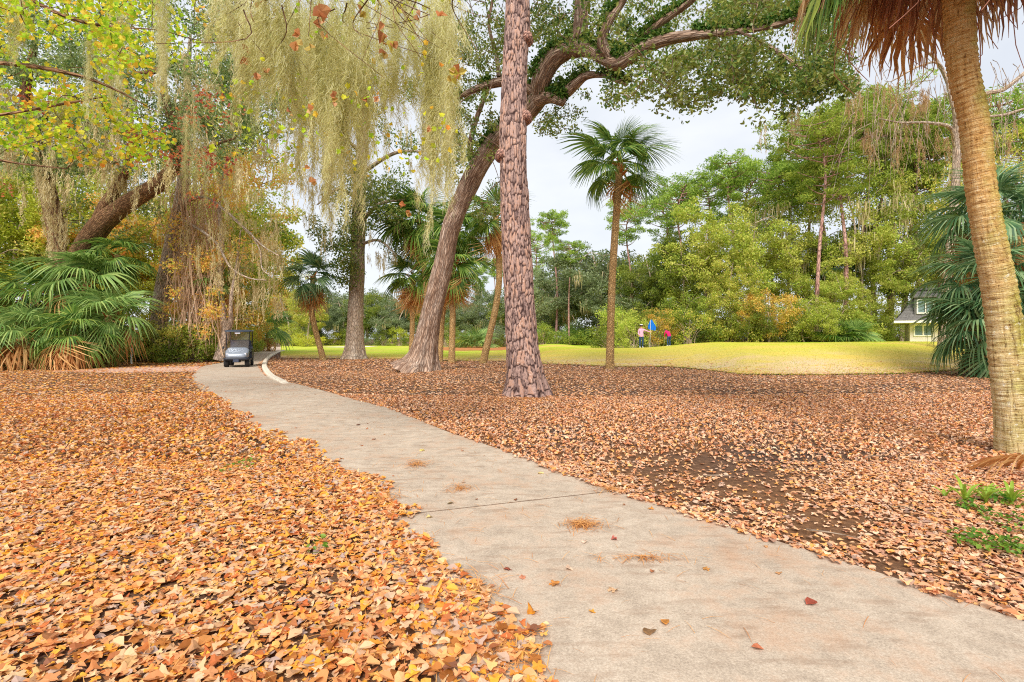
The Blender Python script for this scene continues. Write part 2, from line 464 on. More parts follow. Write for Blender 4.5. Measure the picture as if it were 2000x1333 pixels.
k = np.arange(D.size).reshape(D.shape)
Q = np.stack([k[:-1, :-1], k[:-1, 1:], k[1:, 1:], k[1:, :-1]], 2).reshape(-1, 4)
attr = np.dstack([D - d0[None, :], Xl, D]).reshape(-1, 3)
lawn = MB().add(np.dstack([Xl, D, gh(Xl, D) + 0.035]), Q, 0, attr).build('lawn', M_lawn, smooth=True)
tag(lawn, 'mown yellow green golf turf rising to a low mound', None, kind='structure')

def patch(name, label, mat, cx, cy, rx, ry, dz, seed):
    th = np.linspace(0, 2 * np.pi, 40, endpoint=False); r = 0.75 + 0.5 * noise2(np.cos(th) * 2, np.sin(th) * 2, 1.0, seed)
    mb = MB(); P = [np.array([[cx, cy]])]
    for q in (0.35, 0.7, 1.0): P.append(np.stack([cx + rx * r * q * np.cos(th), cy + ry * r * q * np.sin(th)], 1))
    P = np.concatenate(P); j = np.arange(40); j2 = (j + 1) % 40
    Fs = [np.stack([np.zeros(40, int), 1 + j, 1 + j2], 1)] + [np.stack([1 + q * 40 + j, 41 + q * 40 + j, 41 + q * 40 + j2, 1 + q * 40 + j2], 1) for q in (0, 1)]
    o = mb.add(np.column_stack([P, gh(P[:, 0], P[:, 1]) + dz]), Fs).build(name, mat)
    return tag(o, label, None, kind='structure')
M_straw_bed = plain('straw_bed', (176, 116, 70), 0.95, 0.1, var=0.35, scale=30)
M_sand = plain('sand', (228, 208, 186), 0.95, 0.1, var=0.08)
patch('pine_straw_bed', 'rust brown bed of pine straw under the trees across the fairway', M_straw_bed, -4.5, 78.0, 9.0, 15.0, 0.05, 2)
M_bare = plain('bare_soil', (196, 160, 140), 0.95, 0.1, var=0.25, scale=20)
patch('bare_ground', 'pale bare soil showing between the palm thicket and the path bend', M_bare, -17.0, 24.6, 5.0, 2.4, 0.012, 6)
patch('sand_bunker', 'small pale sand bunker far across the fairway', M_sand, -29.5, 92.0, 4.5, 6.0, 0.06, 4)

# grass blades that break the lawn's edge and crest
n = 46000
u = rng.uniform(-0.44, 1.1, n); d = lawn_d(u) + rng.exponential(6.0, n) - 0.5; x = u * d
keep = (d < 46); u, d, x = u[keep], d[keep], x[keep]
TB = np.array([[-0.5, 0, 0], [0.5, 0, 0], [0.15, 0, 1.0]]) * [0.26, 1, 1]
R = frames(np.column_stack([rng.normal(0, .35, len(x)), rng.normal(0, .35, len(x)), np.ones(len(x))]))
V, Fs = scatter(TB, [np.array([[0, 1, 2]])], np.column_stack([x, d, gh(x, d) + 0.03]), R, rng.uniform(0.035, 0.075, len(x)))
M_blade = leafmat('grass_blades', [(196, 170, 110), (205, 185, 70), (190, 186, 48), (150, 175, 40), (214, 190, 80)], 0.3, 0.25, 0.6, 1.0)
tag(MB().add(V, Fs).build('grass', M_blade), 'short dry grass along the edge of the turf', 'grass', kind='stuff')

# ------------------------------------------------------------------ fallen leaves
def leaf_star(lobes, seed, curl=0.5, per=3, deep=0.3):
    """lobed leaf: rounded lobes, a notch at the stalk, curled and cupped like a dry leaf"""
    r_ = np.random.default_rng(seed); n = lobes * per
    th = -math.pi / 2 + 2 * math.pi * np.arange(n) / n
    rad = 0.46 * (1 - deep * (0.5 + 0.5 * np.cos(lobes * (th + math.pi / 2)))) * r_.uniform(0.9, 1.1, n) * (1 + .15 * np.sin(th))
    rad[0] *= .55
    P = np.vstack([[0, 0], np.column_stack([rad * np.cos(th), rad * np.sin(th)])])
    r2 = (P ** 2).sum(1); a = r_.uniform(0, 6.28); ang = np.arctan2(P[:, 1], P[:, 0])
    z = curl * (r2 * 1.3 * np.cos(2 * ang + a) + r2 * r_.uniform(-.5, 1.0)) + np.append(0, r_.normal(0, .025, n))
    return np.column_stack([P, z]), [np.stack([np.zeros(n, int), 1 + np.arange(n), 1 + (np.arange(n) + 1) % n], 1)]
def leaf_oval(seed, curl=0.4, w=0.3):
    r_ = np.random.default_rng(seed)
    P = np.array([(0, -0.5), (w * 0.85, -0.2), (w, 0.1), (0, 0.5), (-w, 0.1), (-w * 0.85, -0.2), (0, -0.05)])
    z = curl * np.array([0.1, 0.3, 0.3, -0.25, 0.3, 0.3, 0]) * r_.uniform(0.4, 1.2, 7)
    return np.column_stack([P, z]), [np.stack([np.full(6, 6), np.arange(6), (np.arange(6) + 1) % 6], 1)]
LQ = (np.array([(0, -0.5, 0), (0.33, 0.02, 0.1), (0, 0.5, -0.03), (-0.33, 0.02, 0.1)]), [np.array([[0, 1, 2], [0, 2, 3]])])
NEAR_T = [leaf_star(5, 1, .3, 3, .42), leaf_star(5, 2, .2, 3, .36), leaf_star(5, 3, .55, 3, .42), leaf_oval(4, .4), leaf_star(3, 5, .35, 5, .3), leaf_oval(6, .5, .36), leaf_star(5, 12, 1.0, 3, .4), leaf_star(5, 17, .25, 3, .5), leaf_star(3, 18, .6, 5, .4)]

def bed(d0, d1, dens, side):
    """points of the leaf bed on one side of the path between two distances"""
    area = 1.12 * (d1 * d1 - d0 * d0) + 3 * (d1 - d0)
    n = int(area * dens)
    d = np.sqrt(rng.uniform(d0 * d0, d1 * d1, n)); x = rng.uniform(-1, 1, n) * (1.12 * d + 1.2)
    e = 0.10 + 0.028 * d
    nz = noise2(x, d, 1.3, 21) - 0.5; nz2 = noise2(x, d, 5.0, 22) - 0.5
    if side < 0:
        edge = xl(d) + (nz * 0.75 + nz2 * 0.35) * np.interp(d, [2, 6, 12], [0.55, 0.8, 0.7])
        ok = x < edge
        ok &= rng.random(n) < np.clip((edge - x) / 0.16 + 0.35, 0, 1)
        ok &= d < 44
        ok &= rng.random(n) > .9 * np.exp(-((x + 16.8) / 5.0) ** 2 - ((d - 24.5) / 2.6) ** 2)
    else:
        edge = xr(d) + np.abs(nz) * 0.25 - 0.10 + nz2 * 0.12
        ok = x > edge
        ok &= rng.random(n) < np.clip((x - edge) / 0.1 + 0.4, 0, 1)
        ok &= d < lawn_d(x / d) + 4.0 * (rng.random(n) ** 6)
        ok &= rng.random(n) > 0.9 * dirt(x, d)
        kd = np.min(np.linalg.norm(np.stack([x, d], 1)[:, None] - kp[None, ::4], axis=2), axis=1) if d0 > 13 else np.full(n, 9.0)
        ok &= kd > 0.15
    return x[ok], d[ok]

LEFTC = [(150, 88, 40), (190, 120, 62), (214, 146, 88), (222, 156, 112), (232, 178, 138), (224, 140, 60), (232, 166, 60), (238, 192, 150), (214, 176, 150), (178, 152, 150), (236, 176, 60), (224, 164, 116), (200, 104, 54), (170, 116, 80), (236, 200, 164), (196, 110, 50), (140, 90, 70)]
RIGHTC = [(130, 84, 60), (170, 112, 78), (192, 134, 96), (206, 152, 120), (214, 168, 142), (208, 134, 70), (182, 148, 134), (224, 182, 154), (220, 152, 82), (148, 116, 106), (208, 138, 104), (170, 104, 66), (226, 192, 166), (196, 140, 110)]
LEFTC = [(r, g, int(b * .94)) for r, g, b in LEFTC]
M_left = leafmat('leaf_litter_gold', LEFTC, 0.22, 0.9, 0.3, 1.0, 0.6)
RIGHTC = [(int(r * .98), int(g * 1.01), int(b * .97)) for r, g, b in RIGHTC]
M_right = leafmat('leaf_litter_russet', RIGHTC, 0.22, 0.7, 0.35, 1.3, 0.6)
M_one_left = leafmat('fallen_leaf_gold', LEFTC, 0.22, 1, 0, 1.0, 0.6, per_object=True)
M_one_right = leafmat('fallen_leaf_russet', RIGHTC, 0.22, 1, 0, 1.3, 0.6, per_object=True)

def on_path(x, d):
    return (x > xl(d) - 0.3) & (x < xr(d))

def litter(side, label, mat, mat_one, n_one):
    mb = MB(); near = None
    for d0, d1, dens, s0, s1, kind in ((1.3, 6.2, 1350, .038, .09, 'n'), (6.2, 13.5, 430, .048, .105, 'm'), (13.5, 25, 150, .075, .135, 'q'), (25, 44, 56, .12, .21, 'q')):
        x, d = bed(d0, d1, dens, side)
        n = len(x)
        tilt = 0.14
        R = frames(np.column_stack([rng.normal(0, tilt, n), rng.normal(0, tilt, n), np.ones(n)]))
        S = rng.uniform(s0, s1, n) * (0.85 if side > 0 else 1.0) * np.where(rng.random(n) < .22, .45, 1.0)
        z = gh(x, d) + rng.uniform(0.008, 0.03, n) + np.where((x > xl(d) - .62) & (x < xr(d) + .02), 0.03, 0.0) + (np.where((x > xr(d)) & (d > lawn_d(x / np.maximum(d, 1)) - .4), 0.035, 0.0) if side > 0 else 0.0)
        P = np.column_stack([x, d, z])
        if kind == 'n':
            px = CX + x / d * F; py = HY + 1490 / d
            score = np.where((px > -20) & (px < 2020) & (py < 1345), S / d, -1)
            order = np.argsort(-score); one = order[:n_one]; rest = order[n_one:]
            near = (P[one] + [0, 0, 0.012], R[one], S[one])
            which = rng.integers(0, len(NEAR_T), len(rest))
            for k in range(len(NEAR_T)):
                q = rest[which == k]; V, Fs = scatter(NEAR_T[k][0], NEAR_T[k][1], P[q], R[q], S[q]); mb.add(V, Fs)
        elif kind == 'm':
            which = rng.integers(0, 3, n)
            for k, T in enumerate((leaf_star(3, 8, 1.0, 3, .34), leaf_oval(9, .8, .34), leaf_oval(10, 1.1, .26))):
                q = which == k; V, Fs = scatter(T[0], T[1], P[q], R[q], S[q]); mb.add(V, Fs)
        else:
            V, Fs = scatter(LQ[0], LQ[1], P, R, S); mb.add(V, Fs)
    o = tag(mb.build('leaf_litter', mat), label, 'fallen leaves', kind='stuff')
    meshes = []
    for k, T in enumerate(NEAR_T):
        meshes.append(MB().add(T[0], T[1]).mesh('leaf', [mat_one]))
    for i in range(len(near[0])):
        l = put('leaf', meshes[i % len(meshes)], o)
        M = Matrix(near[1][i].tolist()).to_4x4(); M = Matrix.Translation(near[0][i].tolist()) @ M @ Matrix.Scale(float(near[2][i]), 4)
        l.matrix_world = M
    return o
litter_left = litter(-1, 'deep carpet of golden and peach fallen leaves nearest the camera, bordering the bottom edge of the path', M_left, M_one_left, 270)
litter_right = litter(1, 'russet and mauve fallen leaves spread under the pine trunk and palms to the turf', M_right, M_one_right, 30)

# pine straw drifts
M_straw = leafmat('pine_needles', [(176, 112, 60), (206, 140, 76), (222, 166, 100), (196, 128, 72)], 0.1, 2.0, 0.2, 1.0)
TS = np.array([[-0.5, -0.011, 0], [0.5, -0.004, 0.0], [0.5, 0.004, 0.0], [-0.5, 0.011, 0], [0, -0.012, 0.06], [0, 0.012, 0.06]])
FS = [np.array([[0, 4, 5, 3], [4, 1, 2, 5]])]
def straw(px, py, rx, ry, n, label):
    d0 = 1500.0 / (py - HY); x0 = (px - CX) / F * d0
    n = int(n * (.5 if py > 800 else 1)); r = np.abs(rng.normal(0, 0.5, n)); th = rng.uniform(0, 6.283, n)
    x = x0 + r * rx * np.cos(th); y = d0 + r * ry * np.sin(th)
    R = frames(np.column_stack([rng.normal(0, .12, n), rng.normal(0, .12, n), np.ones(n)]))
    z = gh(x, y) + rng.uniform(0.006, 0.022, n) + np.where(on_path(x, y), 0.03, 0.01)
    V, Fs = scatter(TS, FS, np.column_stack([x, y, z]), R, rng.uniform(0.09, 0.19, n))
    return tag(MB().add(V, Fs).build('pine_straw', M_straw), label, 'pine straw', kind='stuff')
straw(1138, 1034, 0.22, 0.17, 420, 'round tuft of orange pine straw lying alone on the path')
straw(815, 913, 0.22, 0.30, 300, 'patch of pine straw on the path above the joint')
straw(900, 962, 0.25, 0.20, 160, 'thin scatter of pine straw in the middle of the path')
straw(1255, 1102, 0.45, 0.06, 150, 'thin streak of pine straw across the path')
straw(745, 985, 0.22, 0.5, 420, 'pine straw drifted over the path edge beside the golden leaves')
straw(930, 1170, 0.2, 0.3, 300, 'pine straw on the path by a pale yellow leaf')
straw(1000, 1290, 0.16, 0.16, 240, 'pine straw at the corner of the golden leaves near the bottom edge')
straw(1195, 962, 0.22, 0.16, 260, 'pine straw gathered at the end of the path joint')
straw(1028, 778, 1.7, 1.0, 1500, 'orange pine straw heaped around the foot of the pine trunk')
straw(470, 905, 0.8, 0.9, 700, 'pine straw strewn along the leafy edge of the path bend')
straw(230, 705, 12.0, 3.0, 2500, 'orange pine straw in front of the palmetto thicket')
straw(1790, 850, 1.0, 0.7, 900, 'brown pine straw among the russet leaves near the leaning palm')
straw(815, 722, 1.6, 1.2, 1200, 'pine straw gathered round the roots of the leaning oak')
straw(690, 706, 1.8, 1.4, 900, 'pine straw round the foot of the tall grey trunk')
n = 5200                                                      # needles sifted through the golden leaves
d = np.sqrt(rng.uniform(4.5, 150, n)); x = rng.uniform(-1, .3, n) * d; q = x < xl(d); x, d = x[q], d[q]
R = frames(np.column_stack([rng.normal(0, .15, len(x)), rng.normal(0, .15, len(x)), np.ones(len(x))]))
V, Fs = scatter(TS, FS, np.column_stack([x, d, gh(x, d) + 0.045]), R, rng.uniform(0.08, 0.2, len(x)))
tag(MB().add(V, Fs).build('pine_straw', M_straw), 'loose pine needles sifted over the golden leaf carpet', 'pine straw', kind='stuff')
n = 2600                                                      # loose needles all along the concrete
d = np.sqrt(rng.uniform(4, 300, n)); w = rng.beta(0.7, 0.9, n); x = xl(d) * (1 - w) + xr(d) * w
R = frames(np.column_stack([rng.normal(0, .06, n), rng.normal(0, .06, n), np.ones(n)]))
V, Fs = scatter(TS, FS, np.column_stack([x, d, gh(x, d) + 0.036]), R, rng.uniform(0.05, 0.15, n))
tag(MB().add(V, Fs).build('pine_straw', M_straw), 'loose pine needles scattered thinly along the concrete path', 'pine straw', kind='stuff')

# single leaves lying on the concrete
def fallen(px, py, size, rgb, label, k, group=None):
    d = 1462.0 / (py - HY); x = (px - CX) / F * d
    m = LEAFC.setdefault(rgb, None)
    if m is None: m = LEAFC[rgb] = leafmat('dry_leaf', [tuple(int(v * .8) for v in rgb), rgb], 0.2, 30.0, 1.0, 1.0, 0.6)
    T = NEAR_T[k % len(NEAR_T)]
    mb = MB().add(T[0] * size, T[1])
    mb.add(np.array([[-.01, -.08, 0], [.01, -.08, 0], [.006, -.62, .05], [-.006, -.62, .05]]) * size, [np.array([[0, 1, 2, 3]])])   # stalk
    o = mb.build('fallen_leaf', m)
    o.location = (x, d, float(gh(x, d)) + 0.035 + size * 0.04); o.rotation_euler = (rng.normal(0, .15), rng.normal(0, .15), rng.uniform(0, 6.28))
    return tag(o, label, 'leaf', group)
LEAFC = {}
for i, (px, py, s, rgb, lab) in enumerate([
    (873, 1184, .105, (236, 208, 120), 'pale yellow leaf lying flat on the path beside the golden leaf carpet'),
    (1082, 1139, .085, (214, 140, 70), 'curled orange leaf on the concrete below the round straw tuft'),
    (1197, 1152, .085, (232, 186, 140), 'pale peach leaf with a stalk in the middle of the path'),
    (1299, 1215, .075, (226, 150, 70), 'orange leaf on the path next to a brown one'),
    (1268, 1231, .085, (150, 112, 74), 'dull brown curled leaf on the lower part of the path'),
    (1585, 1177, .085, (176, 84, 62), 'dark red leaf on the path near the bottom of the picture'),
    (1041, 1194, .085, (226, 142, 40), 'bright orange yellow folded leaf near the golden carpet'),
    (1155, 1193, .05, (230, 160, 60), 'tiny orange leaf alone between the larger path leaves'),
    (1110, 1110, .06, (228, 190, 160), 'small pinkish leaf on the path above the peach one'),
    (993, 1111, .07, (168, 84, 62), 'reddish brown leaf flat on the path'),
    (1021, 1128, .05, (214, 140, 106), 'small salmon leaf beside the reddish brown one'),
    (840, 1009, .07, (238, 212, 140), 'cream leaf on the path just under the joint'),
    (880, 983, .07, (150, 124, 84), 'olive brown leaf lying above the path joint'),
    (1056, 924, .085, (236, 206, 140), 'long cream leaf near the far edge of the path'),
    (1142, 1058, .06, (226, 196, 170), 'pale leaf just below the round straw tuft'),
    (1200, 1052, .07, (190, 100, 84), 'rosy leaf to the side of the round straw tuft'),
    (1270, 993, .07, (226, 150, 66), 'orange leaf by the russet bed just past the joint'),
    (905, 942, .05, (230, 186, 150), 'tiny pink leaf in the middle of the upper path'),
    (1380, 1110, .06, (214, 150, 80), 'tan leaf on the concrete toward the russet bed'),
    (825, 880, .09, (226, 200, 120), 'yellowish leaf pair on the path where it narrows'),
    (730, 858, .08, (150, 92, 60), 'brown leaf on the narrowing path beyond the straw patch'),
    (960, 1145, .05, (206, 150, 120), 'small tan leaf near the golden carpet edge'),
    (700, 830, .1, (120, 70, 50), 'dark brown leaf on the path bend'),
    (1480, 1265, .06, (196, 116, 80), 'small brick coloured leaf low on the path')]):
    fallen(px, py, s, rgb, lab, i)
for i in range(36):
    d = rng.uniform(3.2, 16); w = rng.uniform(.08, .92); x = xl(d) * (1 - w) + xr(d) * w
    fallen(CX + x / d * F, HY + 1462 / d, rng.uniform(.03, .06), [(190, 120, 80), (206, 150, 100), (150, 92, 60)][i % 3], 'small brown scrap of leaf on the concrete path', i, 'leaf scraps on the path')
# ------------------------------------------------------------------ palms
M_frond = leafmat('palm_frond_green', [(48, 84, 34), (80, 116, 44), (112, 144, 60), (144, 168, 80), (166, 176, 80)], 0.38, 3.0, 0.3, 1.1, 0.5, spec=0.3)
M_frond_b = leafmat('palm_frond_blue_green', [(52, 88, 54), (84, 120, 74), (118, 150, 98), (158, 180, 132), (124, 146, 76)], 0.35, 3.0, 0.3, 1.05, 0.5, spec=0.3)
M_frond_y = leafmat('palm_frond_fresh', [(92, 124, 60), (120, 150, 76), (146, 172, 92), (172, 188, 108)], 0.38, 3.0, 0.3, 1.1, 0.5, spec=0.3)
M_dead = leafmat('palm_frond_dead', [(150, 98, 58), (190, 134, 80), (214, 166, 104), (228, 188, 130), (176, 118, 74)], 0.35, 3.0, 0.3, 1.15, 0.7)
M_dead_o = leafmat('palm_frond_dead_rust', [(146, 108, 76), (192, 150, 104), (214, 182, 130), (226, 204, 160), (170, 136, 108)], 0.42, 3.0, 0.2, 1.25, 0.7)

def frond_mesh(name, mat, seed, nseg=36, petiole=0.42, spread=108, droop=0.25, fold=0.35, ragged=0.0, tip=0.5):
    r_ = np.random.default_rng(seed); mb = MB(); bl = 1 - petiole
    s = np.linspace(0, 1, 7); arc = -0.10 * petiole * s ** 2
    V, Fs, A = tube(np.column_stack([s * petiole, 0 * s, arc]), np.linspace(0.014, 0.007, 7), 4); mb.add(V, Fs)
    hx, hz = petiole, arc[-1]
    ang = np.radians(np.linspace(-spread, spread, nseg)); da = ang[1] - ang[0]
    tt = np.array([0.02, 0.3, 0.52, 0.76, 1.0])
    for i, a in enumerate(ang):
        if ragged and r_.random() < ragged: continue
        L = bl * (0.70 + 0.30 * math.cos(a / 1.5)) * r_.uniform(0.9, 1.05)
        ca, sa = math.cos(a), math.sin(a)
        rad = tt * L
        cx_ = hx + 0.18 * bl * max(0, ca) * tt ** 0.5                    # the costa carries the middle segments outwards
        k = droop * r_.uniform(0.7, 1.3)
        z = hz + fold * abs(sa) * rad * (1 - 0.6 * tt) - k * L * tt ** 2 - tip * k * L * np.clip(tt - 0.5, 0, 1) ** 2 * 4 - 0.25 * bl * max(0, ca) * tt ** 2
        jit = r_.normal(0, 0.02 + 0.05 * bool(ragged)) * tt ** 2 * L * 2
        x = cx_ + rad * ca - jit * sa; y = rad * sa + jit * ca
        w = np.minimum(rad * da * 0.55, 0.5 * L * da * 0.5) * np.array([1, 1, 1, 0.62, 0.12])
        px_, py_ = -sa, ca
        Lv = np.column_stack([x + px_ * w, y + py_ * w, z + w * 0.7]); Rv = np.column_stack([x - px_ * w, y - py_ * w, z - w * 0.5])
        V = np.empty((10, 3)); V[0::2] = Lv; V[1::2] = Rv
        k4 = np.arange(4) * 2
        mb.add(V, [np.stack([k4, k4 + 1, k4 + 3, k4 + 2], 1)])
    return mb.mesh(name, [mat])
FG = {}
def frond_set(mat, key, **kw):
    if key not in FG: FG[key] = [frond_mesh('frond', mat, 40 + i, **kw) for i in range(4)]
    return FG[key]
def greens(mat, key):
    if key == 'fan': return frond_set(mat, key, droop=0.3, fold=0.2, petiole=.5, spread=130, nseg=44)
    if key[0] == 'w': return frond_set(mat, key, droop=0.28, fold=0.26, petiole=.46, spread=122, nseg=34, tip=1.2)
    return frond_set(mat, key, droop=0.26, fold=0.3, spread=118, tip=.7)
def deads(mat, key): return frond_set(mat, key, droop=0.6, fold=0.1, ragged=0.25, spread=95, nseg=26, tip=0.9)

M_dead_r = leafmat('palm_frond_dead_brown', [(120, 76, 56), (160, 108, 84), (186, 136, 110), (140, 92, 70)], .35, 3, .2, 1.1, .7)
M_palm = barkmat('palm_trunk', (142, 106, 68), (200, 158, 102), (228, 196, 144), (7, 7, 9), moss=(140, 128, 60), moss_amt=0.15, depth=0.02)
M_boot = plain('palm_boots', (176, 104, 48), 0.85, 0.1, var=0.35, scale=5)

def palm(base, top, r, n, L, ndead, label, group=None, gm=(M_frond, 'g'), dm=(M_dead, 'd'), mid=None, low=-35, boots=8, name='palm', seed=0, dlow=(-82, -45), trunk_mat=None, high=82, front=()):
    r_ = np.random.default_rng(100 + seed)
    b = np.array([base[0], base[1], float(gh(base[0], base[1])) - 0.05]) if len(base) == 2 else np.array(base, float)
    o = thing(name, label, 'palm tree', b, 0, group)
    tp = np.array(top, float) - b
    md = (np.array(mid, float) - b) if mid is not None else tp * [0.5, 0.5, 0.5] + [0.04, 0, 0]
    P = spline([[0, 0, 0], md, tp], 40)
    rad = r * (1.0 + 0.25 * np.exp(-np.linspace(0, 1, 40) * 12)) * (1 - 0.12 * np.linspace(0, 1, 40)) * (1 + 0.03 * np.sin(np.arange(40) * 2.1))
    V, Fs, A = tube(P, rad, 12, 0.02, seed); MB().add(V, Fs, 0, A).build('trunk', trunk_mat or M_palm, o, smooth=True)
    if boots:
        mb = MB(); T = norm(tp - P[-6])
        for i in range(boots):
            a = i * 2.4; h = r_.uniform(0, 0.9)
            c = tp - T * h * 0.9; dirn = np.array([math.cos(a), math.sin(a), 0.9]); dirn /= np.linalg.norm(dirn)
            V, Fs, _ = tube(np.array([c + dirn * r * 0.6, c + dirn * (r + 0.16), c + dirn * (r + 0.4)]), [0.05, 0.04, 0.02], 5); mb.add(V, Fs)
        mb.build('leaf_boots', M_boot, o)
    G = greens(*gm); Dd = deads(*dm)
    for i in range(n):
        f = (i + 0.5) / n
        el = high + (low - high) * f ** 0.9 + r_.normal(0, 6)
        p = put('frond', G[i % 4], o, tuple(tp + np.array([0, 0, 0.12 * (1 - f)])), (r_.normal(0, .25), -math.radians(el), i * 2.39996 + r_.normal(0, .15)), L * r_.uniform(0.85, 1.08) * (0.75 + 0.25 * min(1, f * 3)))
    for i in range(ndead):
        el = r_.uniform(*dlow)
        put('dead_frond', Dd[i % 4], o, tuple(tp - np.array([0, 0, 0.1 + 0.3 * r_.random()])), (r_.normal(0, .3), -math.radians(el), i * 2.39996 + r_.normal(0, .3)), L * r_.uniform(0.65, 0.95))
    for az, el, l in front:
        put('dead_frond', Dd[int(r_.integers(4))], o, tuple(tp - np.array([0, 0, .15])), (r_.normal(0, .3), -math.radians(el), math.radians(az)), L * l)
    return o

def gp(px, d):
    x = (px - CX) / F * d; return (x, d)

# the leaning palm close on the right: ringed trunk, skirt of dead fronds above
t = NT('palm_trunk_ringed')
a = t.n('ShaderNodeAttribute', attribute_name='bk'); g = t.n('ShaderNodeNewGeometry'); sx = t.n('ShaderNodeSeparateXYZ'); t.l(a.outputs['Vector'], sx.inputs[0])
nr = t.noise(t.mapping(a.outputs['Vector'], (7, 7, 60)), 1.0, 5, 0.7); nv = t.noise(t.mapping(a.outputs['Vector'], (26, 26, 3)), 1.0, 4, 0.65); nb = t.noise(a.outputs['Vector'], 2.4, 5, 0.65)
f = t.math('ADD', t.math('MULTIPLY', nr, 0.5), t.math('ADD', t.math('MULTIPLY', nv, 0.3), t.math('MULTIPLY', nb, 0.25)))
c_up = t.ramp(f, [(0.36, lin(146, 92, 48)), (0.5, lin(214, 164, 98)), (0.66, lin(240, 210, 158))])
c_lo = t.ramp(f, [(0.36, lin(126, 104, 62)), (0.5, lin(216, 188, 130)), (0.66, lin(248, 234, 196))])
hz = t.math('DIVIDE', sx.outputs['Z'], 6.0, clamp=True)
col = t.mix(t.ramp(hz, [(0.25, (0, 0, 0, 1)), (0.7, (1, 1, 1, 1))]), c_lo, c_up)
side = t.math('MULTIPLY_ADD', sx.outputs['X'], 3.2); side.node.inputs[2].default_value = 0.15
mo = t.math('ADD', t.math('MULTIPLY_ADD', nb, 3.2), side); mo.node.inputs[0].links[0].from_node.inputs[2].default_value = -1.02
mo = t.math('SUBTRACT', mo, t.math('MULTIPLY', hz, 0.5), clamp=True)
col = t.mix(t.math('MULTIPLY', mo, 0.85), col, t.ramp(nv, [(0.35, lin(120, 112, 24)), (0.65, lin(190, 180, 60))]))
nl = t.noise(a.outputs['Vector'], 16.0, 4, .75)
lo_ = t.ramp(hz, [(.2, (1, 1, 1, 1)), (.75, (.25, .25, .25, 1))])
col = t.mix(t.math('MULTIPLY', t.ramp(nl, [(.60, (0, 0, 0, 1)), (.66, (1, 1, 1, 1))]), lo_), col, lin(244, 238, 214))
col = t.mix(t.math('MULTIPLY', t.ramp(nv, [(.30, (1, 1, 1, 1)), (.40, (0, 0, 0, 1))]), .75), col, lin(92, 64, 40))
col = t.mix(t.math('MULTIPLY', t.ramp(nr, [(.34, (1, 1, 1, 1)), (.44, (0, 0, 0, 1))]), .7), col, lin(120, 74, 38))
M_ring = t.surf(col, 0.9, t.bump(t.math('ADD', nr, nv), 1.0, 0.03), 0.12)

NPB = at(1986, 890, 6.7)
o = thing('palm', 'thick ringed palm trunk leaning beside the path, orange above, mossy below, dead fronds overhead', 'palm tree', (NPB[0], 6.7, -0.05))
pts = spline([[2002, 960, 6.7, 104], [1988, 885, 6.7, 92], [1977, 767, 6.65, 82], [1954, 586, 6.6, 70], [1921, 398, 6.5, 62], [1899, 228, 6.45, 61], [1879, 128, 6.4, 62], [1872, 0, 6.35, 62], [1866, -130, 6.3, 62]], 420)
P = np.array([at(q[0], q[1], q[2]) for q in pts]) - np.array([NPB[0], 6.7, -0.05])
ct = np.cos(np.arctan2(pts[:, 0] - CX, F))
rad = pts[:, 3] / 2 / F * pts[:, 2] * ct
s = np.concatenate([[0], np.cumsum(np.linalg.norm(np.diff(P, axis=0), axis=1))])
ph = s * 13 + 1.6 * vnoise(np.column_stack([s * 3, s * 0, s * 0]), 4)
rad = rad * (1 + 0.1 * (1 - ph % 1.0) * np.clip((s - 0.6) / 1.2, 0.15, 1))
V, Fs, A = tube(P, rad, 48, 0.03, 9, flare=lambda s_, th: 0.08 * np.exp(-s_ * 3.2) * (1 + 0.6 * np.sin(th * 5 + 1)))
MB().add(V, Fs, 0, A).build('trunk', M_ring, o, smooth=True)
top = P[-1]
r_ = np.random.default_rng(5)
def skirt_mesh(mat, seed, reach, drop, L, spread, nseg, green=False):
    """an old frond: the stalk arches out of the crown, the folded fan hangs from its end"""
    q = np.random.default_rng(seed); mb = MB()
    C_ = spline([[0.1, 0, .25], [reach * .45, q.normal(0, .05), .42], [reach * .85, q.normal(0, .1), .22 - drop * .3], [reach, q.normal(0, .12), -drop]], 12)
    V, Fs, A = tube(C_, np.linspace(.03, .014, 12), 5, cap=False); mb.add(V, Fs)
    b_ = C_[-1]
    for i in range(nseg):
        a = math.radians(spread) * (2 * (i + .5) / nseg - 1) + q.normal(0, .05); tw = q.uniform(-.5, .5); l = L * q.uniform(.75, 1.1) * (1 - .18 * abs(a))
        T = np.linspace(0, 1, 7); hx = .30 * T ** .8 * l * math.cos(a * 1.4) * q.uniform(.4, 1.2); sy = l * math.sin(a) * .75 * np.sin(np.pi * .5 * T) ** .9 + q.normal(0, .03) * T
        c = b_ + np.column_stack([hx, sy, -l * T ** 1.15 * (1 - .25 * abs(math.sin(a)))]) + np.column_stack([q.normal(0, .012, 7), q.normal(0, .012, 7), T * 0])
        w = np.array([.006, .016, .02, .02, .015, .009, .003]) * q.uniform(.7, 1.3); o_ = np.array([math.cos(tw + 1.57), math.sin(tw + 1.57), 0])
        V = np.empty((14, 3)); V[0::2] = c - o_ * w[:, None]; V[1::2] = c + o_ * w[:, None]; k = np.arange(6) * 2
        mb.add(V, [np.stack([k, k + 1, k + 3, k + 2], 1)])
    return mb.mesh('frond', [mat])
SK = [skirt_mesh([M_dead_o, M_dead, M_dead_o, M_dead_r][i % 4], 700 + i, rc, dr, L, sp, 34) for i, (rc, dr, L, sp) in enumerate([(.55, .35, 1.1, 50), (.85, .35, 1.05, 55), (1.15, .3, 1.05, 60), (1.4, .3, 1.0, 60), (.7, .55, .95, 60), (1.0, .5, .95, 55), (1.55, .2, 1.05, 62), (.4, .5, 1.1, 45)])]
